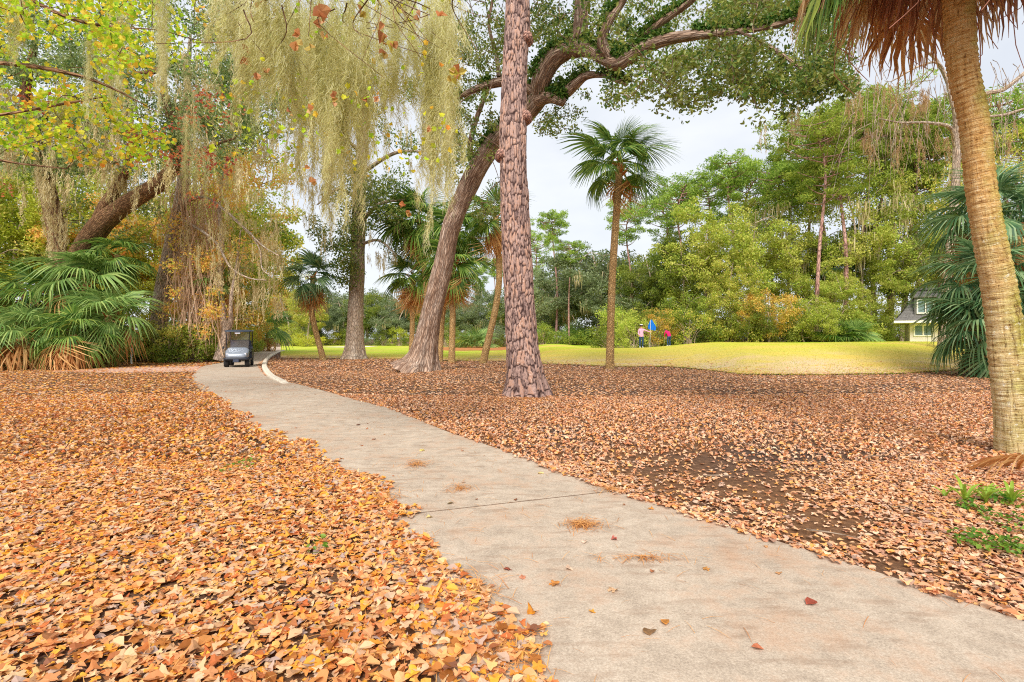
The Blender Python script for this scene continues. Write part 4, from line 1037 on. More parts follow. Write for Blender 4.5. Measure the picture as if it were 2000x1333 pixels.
for i in range(330):
    px = rng.normal(382, 26); d = rng.uniform(31.5, 34.5); y0 = rng.uniform(330, 560); y1 = y0 + rng.uniform(60, 200); y1 = min(y1, 694)
    q = [at(px + rng.normal(0, 8), y0, d), at(px + rng.normal(0, 12), y0 * .6 + y1 * .4, d), at(px + rng.normal(0, 14), y1, d)]
    V, Fs, A = tube(spline(q, 7) - org + rng.normal(0, .05, (7, 3)), np.full(7, rng.uniform(.012, .03)), 3, cap=False); mb.add(V, Fs)
mb.build('hanging_vines', M_vine, vt)
C = np.vstack([region(320, 440, 420, 690, 31, 34, 50, thr=.3, hseed=31), region(330, 470, 150, 420, 32, 37, 46, thr=.4, hseed=32)]) - org
M_mix = leafmat('mixed_autumn_leaves', [(150, 164, 60), (184, 184, 76), (216, 194, 90), (226, 176, 96), (220, 152, 88), (170, 176, 80), (206, 190, 120)], 0.5, 0.3, 0.5, 1.5)
V, Fs = blobs(C, rng.uniform(.5, 1.0, len(C)), 90, 0.12, 0.24, LD, 0.8, 0.1); MB().add(V, Fs).build('crown', M_mix, vt)

# ---- pale forked trunk by the cart
b = at(432, 700, 32.5); org = np.array([b[0], b[1], 0.0])
ft = thing('forked_tree', 'small pale forked trunk standing right behind the golf cart', 'tree', tuple(org))
sk = []
for i, L in enumerate(([(428, 703, 32.5, 22), (434, 675, 32.5, 16), (441, 650, 32.5, 14), (436, 610, 32.4, 11), (430, 550, 32.2, 10), (434, 480, 32, 8), (428, 400, 32, 6), (440, 320, 32, 3)], [(440, 655, 32.5, 12), (450, 628, 32.3, 9), (452, 580, 32, 7), (462, 520, 32, 5), (470, 450, 31.5, 3)])):
    P, R, (V, Fs, A) = ptube(L, 50, 12, 0.03, 90 + i, org); MB().add(V, Fs, 0, A).build('trunk' if i == 0 else 'limb', M_paleb, ft, smooth=True); sk.append(P)
C = np.vstack([region(400, 560, 300, 470, 30, 36, 44, thr=.4, hseed=41), region(440, 560, 470, 640, 31, 37, 24, thr=.4, hseed=42)]) - org
V, Fs = blobs(C, rng.uniform(.5, 1.0, len(C)), 80, 0.13, 0.25, LD, 0.8, 0.1); MB().add(V, Fs).build('crown', M_mix, ft)
mb = MB(); twigs(mb, C, np.vstack(sk), 0.03, 0.8); mb.build('twigs', M_paleb, ft)

# ---- sweetgum overhead at the upper left (trunk beyond the picture edge)
org = np.array([-13.5, 8.5, 0.0])
gum = thing('sweetgum_tree', 'sweetgum with green, yellow and orange leaves filling the upper left corner', 'tree', tuple(org))
P = spline([[0, 0, -.1], [.2, .1, 3], [.1, .3, 7], [.6, .5, 12]], 60); V, Fs, A = tube(P, np.linspace(.3, .08, 60), 16, .05, 95); MB().add(V, Fs, 0, A).build('trunk', M_graybark, gum, smooth=True)
sk = [P[20:]]
for q in ([at(-330, 330, 10), at(-120, 250, 10), at(60, 215, 9.8), at(200, 190, 9.5)], [at(-330, 120, 10), at(-50, 120, 9.5), at(160, 150, 9), at(330, 230, 9)], [at(-330, 0, 10), at(-60, -40, 9.5), at(150, 40, 9), at(320, 60, 8.5)], [at(-300, -150, 10), at(100, -140, 9), at(380, -60, 8)], [at(-330, 300, 10.5), at(-100, 300, 10.5), at(40, 320, 10.5), at(130, 330, 10.3)]):
    P = spline(np.array(q) - org, 26); V, Fs, A = tube(P, np.linspace(.06, .008, 26), 6, 0.01, 96, cap=False); MB().add(V, Fs, 0, A).build('limb', M_darkbark, gum, smooth=True); sk.append(P)
ST = leaf_star(5, 77, 0.4)
C = np.vstack([region(-60, 280, -30, 180, 8, 11.5, 150, thr=.38, hseed=51), region(-30, 130, 150, 290, 9, 11.5, 44, thr=.36, hseed=52), region(180, 430, -20, 130, 7.5, 10.5, 60, thr=.42, hseed=53), region(120, 330, 180, 330, 9.5, 12, 50, thr=.38, hseed=54)]) - org
V, Fs = blobs(C, rng.uniform(.28, .5, len(C)), 19, 0.075, 0.135, ST, .7, .3); MB().add(V, Fs).build('crown', M_gum, gum)
mb = MB(); twigs(mb, C, np.vstack(sk), .012, .8); mb.build('twigs', M_darkbark, gum)
C = np.vstack([region(330, 450, 170, 330, 12, 15, 24, thr=.3, hseed=55), region(40, 70, 190, 215, 10.5, 11, 2), region(370, 430, 370, 400, 14, 15, 2), region(220, 330, 250, 330, 12, 14, 8), region(-10, 12, 350, 380, 11, 12, 2)]) - org
V, Fs = blobs(C, rng.uniform(.18, .4, len(C)), 20, 0.08, 0.13, LD, .8, .1); MB().add(V, Fs).build('red_leaves', M_red, gum)

# ---- overhanging branch carrying the moss curtain, trunk beyond the picture edge
org = np.array([-8.5, 2.5, 0.0])
syc = thing('overhanging_tree', 'drooping twigs with orange leaves that carry the moss curtain across the top', 'tree', tuple(org))
P = spline([[0, 0, -.1], [.1, .2, 3], [.5, .8, 5.4], [1.5, 1.8, 7.0]], 50); V, Fs, A = tube(P, np.linspace(.32, .2, 50), 16, .05, 97); MB().add(V, Fs, 0, A).build('trunk', M_graybark, syc, smooth=True)
sk = []
top = P[-1]
for q, r0 in (([top + org, at(150, -220, 6.2), at(450, -120, 6.3), at(700, -110, 6.6), at(930, -60, 7)], .11), ([at(300, -170, 6.2), at(420, -60, 6.5), at(560, -20, 6.9), at(700, 10, 7.2)], .04), ([at(500, -110, 6.3), at(600, -60, 5.8), at(720, -20, 5.6), at(840, 30, 5.6)], .035), ([at(640, -110, 6.5), at(760, -60, 7.0), at(850, 0, 7.4), at(890, 60, 7.6)], .03)):
    P = spline(np.array(q) - org, 40); V, Fs, A = tube(P, np.linspace(r0, .006, 40), 8, 0.01, 98, cap=False); MB().add(V, Fs, 0, A).build('limb', M_graybark, syc, smooth=True); sk.append(P)
mb = MB()
for i in range(44):                                            # bare hanging twigs
    px = rng.uniform(430, 890); py = rng.uniform(-60, 20); d = rng.uniform(5.4, 7.6)
    q = [at(px, py, d), at(px + rng.normal(0, 40), py + rng.uniform(20, 60), d + rng.normal(0, .2)), at(px + rng.normal(0, 70), py + rng.uniform(60, 150), d + rng.normal(0, .3))]
    V, Fs, A = tube(spline(q, 9) - org, np.linspace(.008, .003, 9), 4, cap=False); mb.add(V, Fs, 0, A)
mb.build('twigs', M_darkbark, syc)
SYL = [(508, 12, 1.0), (545, 28, .8), (625, 30, 1.5), (620, 45, 1.2), (580, 70, .9), (578, 92, 1.1), (606, 90, 1.0), (632, 72, .8), (482, 98, 1.2), (484, 122, 1.1), (500, 150, 1.0), (520, 136, .8), (745, 82, 1.3), (750, 105, 1.0), (765, 95, 1.1), (706, 28, 1.0), (716, 190, .7), (569, 222, .7), (884, 140, 1.2), (893, 150, 1.2), (900, 138, 1.0), (888, 160, .9), (648, 182, .8), (655, 200, .7), (735, 192, .8), (820, 28, .7), (604, 210, .7), (520, 4, 1.2), (835, 255, .7), (600, 330, .8), (606, 356, .9), (790, 406, .9), (797, 420, .8), (740, 60, .9), (860, 30, .8)]
mb = MB()
for px, py, s in SYL:
    d = rng.uniform(5.2, 6.0)
    for k in range(2):
        T = leaf_oval(int(rng.integers(999)), 1.6, .42)
        V, Fs = scatter(T[0], T[1], [at(px + rng.normal(0, 4), py + rng.normal(0, 4), d) - org], frames(np.array([[rng.normal(), -1.2, rng.normal(0, .5)]])), [s * rng.uniform(.075, .11)]); mb.add(V, Fs)
mb.build('leaves', M_syc, syc)
C = region(430, 885, -10, 330, 5.4, 7.2, 190, thr=.4, hseed=61) - org
V, Fs = blobs(C, .16, 3, .05, .085, ST, 1, .2); MB().add(V, Fs).build('small_leaves', M_gum, syc)

# ------------------------------------------------------------------ Spanish moss
def moss_mesh(name, mat, seed, L, W, n, wid, flen, curl=0.03, nseg=8):
    """a hanging strand: curly filaments springing from a few wavering cores"""
    r_ = np.random.default_rng(seed); mb = MB()
    nc = 5
    cw = [np.cumsum(r_.normal(0, W * .16, (12, 2)), 0) * np.linspace(.2, 1, 12)[:, None] * .6 + r_.normal(0, W * .28, 2) for _ in range(nc)]
    cl = [r_.uniform(.45, 1.0) * L for _ in range(nc)]; cl[0] = L
    T = np.linspace(0, 1, nseg + 1); VV = []
    for i in range(n):
        c_ = r_.integers(nc); z0 = cl[c_] * r_.random() ** .85; taper = 1 - .7 * z0 / L
        fl = flen * r_.uniform(.35, 1.25); zz = z0 + fl * T * .8
        k = np.clip(zz / L * 11, 0, 10.99); ki = k.astype(int); kf = (k - ki)[:, None]
        core = cw[c_][ki] * (1 - kf) + cw[c_][np.minimum(ki + 1, 11)] * kf
        a = r_.uniform(0, 6.28); sp = W * .5 * taper * r_.random() ** .7
        ph = r_.uniform(0, 6.28); tu = r_.uniform(3, 9); am = curl * r_.uniform(.4, 1.3)
        x = core[:, 0] + np.cos(a) * sp * T ** .6 + am * np.sin(tu * T + ph) * T ** .4
        y = core[:, 1] + np.sin(a) * sp * T ** .6 + am * np.cos(tu * T + ph) * T ** .4
        z = -z0 - fl * T * r_.uniform(.45, 1.0) + .6 * am * np.sin(tu * 1.3 * T + ph)
        c = np.column_stack([x, y, z]); b = r_.uniform(0, 3.14); o = np.array([math.cos(b), math.sin(b), r_.normal(0, .5)]) * wid * .5
        w = np.linspace(1, .4, nseg + 1)[:, None]
        V = np.empty((2 * nseg + 2, 3)); V[0::2] = c - o * w; V[1::2] = c + o * w; VV.append(V)
    k = np.arange(nseg) * 2; Q = np.stack([k, k + 1, k + 3, k + 2], 1)
    V = np.concatenate(VV); off = (np.arange(n) * (2 * nseg + 2))[:, None, None]
    return mb.add(V, [(Q[None] + off).reshape(-1, 4)]).mesh(name, [mat])
MN = [moss_mesh('moss', M_moss, 300 + i, L, W, int(n * 1.7), .0048, .34, .045) for i, (L, W, n) in enumerate([(1.3, .24, 480), (1.8, .28, 620), (2.3, .28, 720), (1.0, .30, 420), (1.6, .16, 340)])]
MF = [moss_mesh('moss', M_moss_far, 320 + i, L, W, n, .035, .55, .07, 5) for i, (L, W, n) in enumerate([(1.6, .3, 60), (2.4, .36, 90), (1.1, .5, 80), (3.0, .4, 110)])]
curtain = 'moss strands of the curtain hanging across the top'
special = {0: 'moss strand of the curtain whose thin tip hangs beside the leaning oak trunk', 1: 'broad moss strand hanging lowest in front of the tall grey trunk'}
CUR = [(848, 100, 6.2, 2), (672, 60, 6.3, 2), (640, 60, 6.0, 2)]
for i, (px, py, d, k) in enumerate(CUR):
    o = put('spanish_moss', MN[k], None, tuple(at(px, py, d)), (0, 0, rng.uniform(0, 6.28)), (1, 1, 0.96 if i else 0.98))
    tag(o, special.get(i, 'moss strand hanging close in front of the lowest broad strand of the curtain'), 'spanish moss', curtain)
spots = [(444, -20, 3), (470, 0, 0), (490, 30, 0), (505, -30, 1), (520, 10, 0), (540, -20, 1), (556, 20, 1), (575, -40, 2), (590, 0, 1), (606, 30, 1), (622, -30, 2), (640, -10, 1), (655, 30, 2), (668, -40, 1), (684, 10, 2), (698, -20, 1), (712, 40, 1), (726, -30, 1), (740, 10, 0), (756, -10, 1), (770, -40, 3), (786, 20, 1), (800, -30, 3), (815, 0, 0), (828, 30, 1), (842, -20, 2), (856, 10, 1), (868, -30, 1), (878, 20, 1), (600, 130, 1), (690, 140, 1), (715, 150, 4), (835, 160, 1), (862, 60, 1), (560, 90, 0), (640, 170, 1), (755, 120, 3), (530, -70, 1), (460, -60, 0), (880, -70, 0)]
spots = [q for i, q in enumerate(spots) if i not in (18, 24, 34)]
for i, (px, py, k) in enumerate(spots):
    d = 5.7 + (i * 0.618 % 1) * 2.0
    s = rng.uniform(.72, .98) if px < 560 else rng.uniform(.85, 1.1)
    if 735 < px < 812: s *= .78
    o = put('spanish_moss', MN[k], None, tuple(at(px, py, d)), (0, 0, rng.uniform(0, 6.28)), (1.08, 1.08, s))
    tag(o, 'pale curly moss strand in the thick curtain across the top of the view', 'spanish moss', curtain)
gm = 'moss strands among the sweetgum leaves'
for px, py, k, d, s, lab in ((318, -20, 1, 7.6, .9, 'thick pale moss strand hanging straight down in front of the sweetgum leaves'), (232, 20, 0, 9, .95, 'shorter moss strand a little beside the thick one among sweetgum leaves'), (30, -10, 0, 9, .9, 'moss strand at the edge of the sweetgum leaves in the picture corner'), (215, 90, 3, 9.4, 1.1, 'ragged moss clump low among the sweetgum leaves'), (115, 190, 3, 10, 1.0, 'moss clump under the yellow sweetgum leaves'), (370, 220, 1, 11, 1.0, 'moss strand in front of the red leaves'), (178, 60, 4, 9, 1, 'thin moss wisp among the sweetgum leaves')):
    tag(put('spanish_moss', MN[k], None, tuple(at(px, py, d)), (0, 0, rng.uniform(0, 6.28)), (1, 1, s)), lab, 'spanish moss', gm)
# moss on the trees behind belongs to each tree
def hang(tree, lst, sc=1.0):
    o3 = np.array(tree.location)
    for px, py, d in lst:
        put('moss', MF[int(rng.integers(4))], tree, tuple(at(px, py, d) - o3), (0, 0, rng.uniform(0, 6.28)), sc * rng.uniform(.7, 1.2))
rl = lambda n, x0, x1, y0, y1, d0, d1: [(rng.uniform(x0, x1), rng.uniform(y0, y1), rng.uniform(d0, d1)) for _ in range(n)]
hang(loak, rl(64, -10, 270, 150, 360, 25, 30) + rl(50, 200, 480, 80, 330, 24, 29) + rl(10, 480, 680, 200, 320, 25, 30) + rl(10, 90, 130, 330, 460, 29, 30))
hang(vt, rl(16, 350, 420, 250, 480, 31, 33) + rl(16, 380, 540, 390, 545, 28.5, 30), .9)
hang(ft, rl(26, 430, 560, 400, 600, 31, 35), .9)
hang(ash, rl(14, 590, 660, 330, 470, 33, 36) + rl(12, 700, 800, 420, 510, 34, 37) + rl(8, 740, 860, 240, 330, 34, 37), .8)
hang(oak, [(1546, 200, 13.4), (1560, 205, 13.4), (1492, 240, 13), (1400, 110, 15), (1660, 150, 13)], .35)
# ------------------------------------------------------------------ trees of the woods: a few kinds built once, then copied
YEL = [(116, 138, 50), (138, 158, 58), (160, 174, 68), (190, 188, 90), (138, 150, 54), (196, 186, 98), (112, 132, 54)]
GRN = [(84, 108, 40), (112, 134, 48), (140, 152, 56), (160, 166, 70), (96, 116, 44)]
GRY = [(96, 116, 78), (116, 134, 90), (136, 150, 104), (156, 166, 122), (104, 120, 70), (150, 156, 84)]
ORG = [(196, 164, 72), (208, 176, 84), (204, 150, 72), (172, 166, 70), (214, 188, 100), (186, 138, 78)]
LIM = [(140, 160, 40), (170, 180, 54), (190, 190, 70), (150, 160, 50), (200, 186, 60)]
mk = lambda nm, c, k=1.32: leafmat(nm, c, .42, .22, .5, k, .5)
M_yel, M_grn, M_gry, M_org, M_lim = mk('wood_leaves_yellow_green', YEL), mk('wood_leaves_green', GRN), mk('wood_leaves_grey_green', GRY), mk('wood_leaves_orange', ORG), mk('wood_leaves_lime', LIM, 1.2)
M_grnd = mk('wood_leaves_dark_green', GRN, .85)
M_gryf, M_grnf = mk('far_leaves_grey_green', GRY, .95), mk('far_leaves_green', GRN, .95)
M_mixw = mk('wood_leaves_mixed', YEL + ORG[3:5] + LIM[:2] + GRN[:3])

def proto_broad(seed, H, R, zc, ncl, nper, s0, s1, trunk_r, flat=1.0, moss=0, bare=0.0, lean=0.6, cr=(.16, .3)):
    r_ = np.random.default_rng(seed); g = norm(r_.normal(size=(ncl * 3, 3))) * (r_.random((ncl * 3, 1)) ** .38)
    C = g * [R, R, (H - zc) * flat] + [0, 0, zc]
    q = vnoise(C * [0.33, 0.33, 0.4], seed) > .36
    C = C[q & (C[:, 2] > 0.12 * H)][:ncl]
    out = []
    P = spline([[0, 0, -.3], [r_.normal(0, .2), r_.normal(0, .2), H * .25], [r_.normal(0, lean), r_.normal(0, lean), H * .55], [r_.normal(0, lean), r_.normal(0, lean), H * .93]], 24)
    V, Fs, A = tube(P, np.linspace(1, .12, 24) * trunk_r, 8, trunk_r * .2, seed); out.append(('trunk', MB().add(V, Fs, 0, A).mesh('trunk', [M_graybark], True), None))
    mb = MB(); rs = rng.bit_generator.state
    twigs(mb, C[:: 2], P[5:], .05, 1.0, 5)
    if mb.n: out.append(('limbs', mb.mesh('limbs', [M_graybark]), None))
    k = int(nper * (1 - bare)); V, Fs = blobs(C, r_.uniform(cr[0], cr[1], len(C)) * R, k, s0, s1, LD, .7, .3)
    out.append(('crown', MB().add(V, Fs).mesh('crown', [M_yel]), 'leaf'))
    if moss:
        mb = MB()
        for c in C[r_.choice(len(C), min(moss, len(C)), False)]:
            n = 22; th = r_.uniform(0, 6.28, n); L = r_.uniform(.5, 2.0, n); base = c + np.column_stack([r_.normal(0, .35, n), r_.normal(0, .35, n), r_.normal(0, .2, n)])
            o_ = np.column_stack([np.cos(th), np.sin(th), th * 0]) * .045
            e = base - np.column_stack([r_.normal(0, .08, n), r_.normal(0, .08, n), L]); m = (base + e) / 2 + r_.normal(0, .06, (n, 3))
            V = np.stack([base - o_, base + o_, m - o_, m + o_, e], 1).reshape(-1, 3); b5 = (np.arange(n) * 5)[:, None]
            mb.add(V, [b5 + [0, 1, 3, 2], b5 + [2, 3, 4]])
        out.append(('moss', mb.mesh('moss', [M_moss_far]), None))
    return out

def proto_pine(seed, H, bare, R, npuff, r0=.26):
    r_ = np.random.default_rng(seed); out = []
    P = spline([[0, 0, -.3], [r_.normal(0, .3), r_.normal(0, .3), H * .4], [r_.normal(0, .5), r_.normal(0, .5), H * .8], [r_.normal(0, .6), r_.normal(0, .6), H]], 30)
    V, Fs, A = tube(P, np.linspace(1, .15, 30) * r0, 9, .05, seed); out.append(('trunk', MB().add(V, Fs, 0, A).mesh('trunk', [M_redpine], True), None))
    mb = MB(); C = []; rad = []
    for i in range(npuff):
        f = bare + (1 - bare) * ((i + .5) / npuff); c0 = P[min(29, int(f * 29))]; a = i * 2.4 + r_.normal(0, .4)
        ln = R * (0.35 + .8 * math.sin(math.pi * min(1, (1.08 - f) / (1.1 - bare)) ** .8)) * r_.uniform(.6, 1.1)
        c1 = c0 + [math.cos(a) * ln, math.sin(a) * ln, r_.uniform(-.2, 1.0) + .2 * ln]
        V, Fs, A = tube(spline([c0, (c0 + c1) / 2 + [0, 0, -.25], c1], 6), np.linspace(.08, .02, 6), 4, cap=False); mb.add(V, Fs, 0, A)
        for k in range(3):
            C.append(c1 + r_.normal(0, 1, 3) * [.7, .7, .3] - (c1 - c0) * r_.uniform(0, .35)); rad.append(r_.uniform(.6, 1.05))
    C.append(P[-1]); rad.append(1.0)
    out.append(('branches', mb.mesh('branches', [M_redpine]), None))
    V, Fs = blobs(C, rad, 60, .3, .55, (LD[0] * [.5, 1, 1], LD[1]), .55, .8)
    out.append(('crown', MB().add(V, Fs).mesh('crown', [M_needle]), 'leaf'))
    return out

def proto_bush(seed, H, R, nper=70, s0=.1, s1=.2):
    r_ = np.random.default_rng(seed); n = 42
    g = norm(r_.normal(size=(n, 3))) * (r_.random((n, 1)) ** .4); C = g * [R, R, H * .55] + [0, 0, H * .48]; C = C[C[:, 2] > .1]
    mb = MB()
    for c in C[::2]:
        V, Fs, A = tube(spline([[r_.normal(0, .15), r_.normal(0, .15), -.1], c * [.4, .4, .6], c], 5), np.linspace(.035, .008, 5), 4, cap=False); mb.add(V, Fs, 0, A)
    V, Fs = blobs(C, r_.uniform(.18, .32, len(C)) * R, nper, s0, s1, LD, .8, .3)
    return [('stems', mb.mesh('stems', [M_graybark]), None), ('crown', MB().add(V, Fs).mesh('crown', [M_grn]), 'leaf')]

BROAD = [proto_broad(400 + i, 15, 5.2, 9, 95, 150, .19, .34, .28, cr=(.12, .24)) for i in range(3)]
OPEN = [proto_broad(410 + i, 18, 4.6, 11.5, 60, 90, .18, .32, .24, moss=12, lean=.9) for i in range(2)]
WIDE = [proto_broad(420 + i, 12.5, 7.5, 7, 110, 150, .24, .42, .45, cr=(.11, .2), moss=10, lean=1.2) for i in range(2)]
LOW = [proto_broad(430 + i, 7.5, 3.8, 4.2, 70, 110, .14, .27, .13, lean=.7) for i in range(2)]
PINE = [proto_pine(440, 24, .6, 3.6, 32), proto_pine(441, 24, .66, 2.8, 26), proto_pine(442, 24, .52, 4.2, 38)]
BUSH = [proto_bush(450, 2.6, 1.9), proto_bush(451, 3.4, 2.0), proto_bush(452, 1.8, 2.2)]

def plant(name, proto, px, d, s, mat, label, cat, group=None, rz=None, sz=1.0):
    if d < 95 and px < 640:                                   # keep the path and the fairway clear
        pl = CX + float(xl(d)) / d * F
        if 535 < px and d > 40: d = 102 + (px % 13)
        elif px > pl - 14: px = pl - 14 - (px % 11)
    if 1690 < px < 1900 and 45 < d < 58: d = 58 + (px % 5)
    x, y = gp(px, d)
    o = thing(name, label, cat, (x, y, float(gh(x, y)) - .05), rng.uniform(0, 6.28) if rz is None else rz, group)
    o.scale = (s, s, s * sz)
    for pn, me, leaf in proto:
        c = put(pn, me, o)
        if leaf and mat: c.material_slots[0].link = 'OBJECT'; c.material_slots[0].material = mat
    return o
def tall(top_py, d, H): return ((HY - top_py) / F * d + EYE - .9) / H      # scale that brings a tree's top to a given height

W = 'trees of the woods behind the mound'
for px, top, d, k, m, lab in [
    (1085, 415, 78, 1, None, 'thin pine with a small tufted head standing just past the big pine trunk'),
    (1112, 470, 72, 1, None, 'slim pine with a bare straight trunk next to the round-crowned palm'),
    (1232, 398, 66, 0, None, 'pine behind the round-crowned palm'),
    (1335, 352, 62, 0, None, 'flat topped pine at the start of the high treeline'),
    (1432, 308, 60, 1, None, 'highest umbrella shaped pine in the middle of the treeline'),
    (1385, 355, 64, 2, None, 'broad pine between the flat topped and the umbrella pine'),
    (1512, 336, 60, 0, None, 'dense round topped pine right of the umbrella pine'),
    (1592, 240, 50, 2, M_grn, 'big bright green pine whose side branches stand out against the sky'),
    (1650, 215, 52, 2, M_grn, 'bushy pine behind the hanging twigs, trunk reddish below'),
    (1712, 200, 55, 0, M_grn, 'tall pine with a long bare pinkish trunk left of the house'),
    (1768, 230, 56, 2, M_grn, 'tall pine standing at the corner of the house'),
    (1830, 250, 60, 0, M_grn, 'pine rising above the shaggy palms'),
    (1965, 190, 50, 1, None, 'pine partly hidden behind the leaning palm trunk'),
    (2010, 260, 46, 2, M_grn, 'pine at the edge beyond the leaning palm'),
    (1550, 330, 66, 1, None, 'slender far pine in the gap of the treeline'), (1570, 290, 62, 2, M_grn, 'pine filling the gap beside the big bright green pine'), (1618, 228, 58, 2, None, 'dark green pine between the bright green and the bushy pine'), (1682, 225, 60, 2, M_grn, 'full crowned pine beside the bushy pine'), (1740, 210, 64, 2, None, 'full crowned dark pine above the house'), (1470, 330, 68, 2, None, 'far pine between umbrella pine and round topped pine'), (1295, 385, 70, 2, None, 'broad far pine at the low end of the treeline'), (1800, 215, 62, 2, M_grn, 'green pine above the shaggy palms')]:
    plant('pine_tree', PINE[k], px, d, tall(top, d, 24), m, lab, 'pine tree', W)
for px, top, d, k, m, lab in [
    (1385, 385, 56, 0, M_yel, 'rounded yellow green tree at the middle of the woods'), (1465, 405, 54, 1, M_yel, 'yellow green tree next to the rounded one'),
    (1330, 450, 58, 2, M_grnd, 'olive tree behind the two golfers'), (1550, 450, 55, 0, M_yel, 'light green tree in front of the bushy pines'),
    (1610, 440, 58, 1, M_grnd, 'bright tree in the woods toward the house'), (1690, 430, 54, 2, M_yel, 'lime coloured tree left of the house'),
    (1745, 400, 60, 0, M_grnd, 'green tree close behind the house roof'), (1270, 480, 62, 1, M_grnd, 'green tree behind the round-crowned palm trunk'),
    (1820, 440, 64, 2, M_yel, 'yellow green tree above the house roof'), (1430, 500, 50, 0, M_mixw, 'pale tree in front of the rounded yellow green one'),
    (1640, 520, 50, 1, M_yel, 'spreading tree above the palmetto clump'), (1900, 420, 62, 0, M_grn, 'green tree behind the shaggy palms'), (1985, 430, 44, 1, M_lim, 'pale tree beyond the leaning palm trunk')]:
    plant('broadleaf_tree', BROAD[k], px, d, tall(top, d, 15), m, lab, 'tree', W)
for px, top, d, k, m, lab in [
    (1485, 370, 62, 0, M_yel, 'airy half bare tree with grey moss between the pines'), (1545, 345, 58, 1, M_grn, 'thin leaved tall tree in the gap of the treeline'),
    (1630, 300, 56, 0, M_yel, 'moss draped open tree among the bushy pines'), (1700, 270, 50, 1, M_grn, 'half bare tree hung with grey moss left of the leaning palm'),
    (1760, 260, 46, 0, M_yel, 'tall bare limbed tree with long moss near the leaning palm'), (1395, 440, 58, 1, M_mixw, 'thin moss hung tree at the centre of the woods'),
    (1960, 240, 40, 1, M_mixw, 'open mossy tree seen past the outer side of the leaning palm')]:
    plant('mossy_tree', OPEN[k], px, d, tall(top, d, 18), m, lab, 'tree', W)
for px, top, d, k, m, lab in [
    (1165, 475, 76, 0, M_gryf, 'wide grey green oak with a round crown left of the round-crowned palm'), (1245, 520, 66, 1, M_gryf, 'dark oak behind the pink-clothed golfer'),
    (1075, 530, 88, 1, M_gry, 'grey green oak seen just past the big pine trunk'), (1115, 490, 84, 0, M_gry, 'broad oak behind the slim pine with the bare trunk'), (1200, 500, 80, 1, M_gryf, 'dark oak directly behind the trunk of the round-crowned palm'), (1300, 470, 72, 0, M_grn, 'broad green oak between the two golfers and the treeline')]:
    plant('oak_tree', WIDE[k], px, d, tall(top, d, 12.5), m, lab, 'oak tree', W)
for px, top, d, k, m, lab in [
    (1285, 592, 50, 0, M_org, 'small orange tree behind the blue flag'), (1500, 560, 48, 1, M_org, 'golden tree in the middle of the wood edge'),
    (1345, 560, 52, 1, M_grn, 'small mixed coloured tree right of the red-clothed golfer'), (1420, 560, 50, 0, M_yel, 'low yellow green tree at the wood edge'),
    (1575, 570, 48, 1, M_yel, 'low spreading light green tree above the mound crest'), (1610, 590, 47, 0, M_yel, 'low yellow tree next to the palmetto clump'),
    (1215, 600, 60, 0, M_lim, 'small lime tree behind the round-crowned palm trunk'), (1700, 560, 47, 1, M_yel, 'small drooping tree beside the house'),
    (1460, 580, 48, 0, M_grnd, 'low green tree among the yellow ones'), (1730, 590, 50, 0, M_grn, 'low green tree at the house corner')]:
    plant('small_tree', LOW[k], px, d, tall(top, d, 7.5), m, lab, 'tree', 'small trees at the wood edge')
bl = 'bushes at the foot of the woods'
for i, (px, d, s, m) in enumerate([(px, 49 + (i * 37 % 7), 1.0 + (i * 53 % 5) * .12, [M_grnd, M_yel, M_grnd, M_mixw][i % 4]) for i, px in enumerate(range(1185, 1760, 23))]):
    plant('bush', BUSH[i % 3], px, d, s, m, 'leafy bush in the undergrowth along the mound crest', 'bush', bl)
plant('bush', BUSH[1], 1238, 46, .95, M_yel, 'rounded yellow bush directly behind the pink-clothed golfer', 'bush', bl)
plant('bush', BUSH[2], 1736, 46.5, .6, M_grn, 'green fern-like bush beside the house corner', 'bush', bl)
for px in (1060, 1085, 1130, 1160, 1190, 1215):
    plant('bush', BUSH[px % 3], px, 72, 1.1, M_grn, 'dark bush in the shade below the far oaks', 'bush', 'bushes below the far oaks')

# across the fairway
FW = 'far oaks across the fairway'
for i, (px, top, d) in enumerate([(590, 575, 118), (625, 560, 124), (665, 572, 116), (715, 566, 118), (745, 560, 126), (775, 575, 112), (815, 570, 120), (850, 560, 118), (905, 575, 104), (945, 555, 108), (985, 560, 100), (1020, 550, 98), (1050, 545, 96), (880, 560, 130), (690, 556, 134), (560, 550, 120)]):
    plant('oak_tree', WIDE[i % 2], px, d, tall(top, d, 12.5), [M_gryf, M_gryf, M_lim if i in (5, 11) else M_gryf, M_grnf][i % 4], 'grey green oak in the far wood across the fairway', 'oak tree', FW)
for i, (px, top, d) in enumerate([(930, 520, 112), (968, 500, 110), (1045, 455, 92), (1000, 500, 105)]):
    plant('pine_tree', PINE[i % 3], px, d, tall(top, d, 24), None, 'far pine between the leaning oak and the big pine trunk', 'pine tree', 'far pines across the fairway')
for i, px in enumerate(list(range(570, 1060, 30))):
    plant('bush', BUSH[i % 3], px, 106 + (i * 17 % 9) if px < 860 else 92, 1.3, [M_grnf, M_gryf, M_grnf, M_lim][i % 4], 'bush under the far oaks across the fairway', 'bush', 'bushes across the fairway')

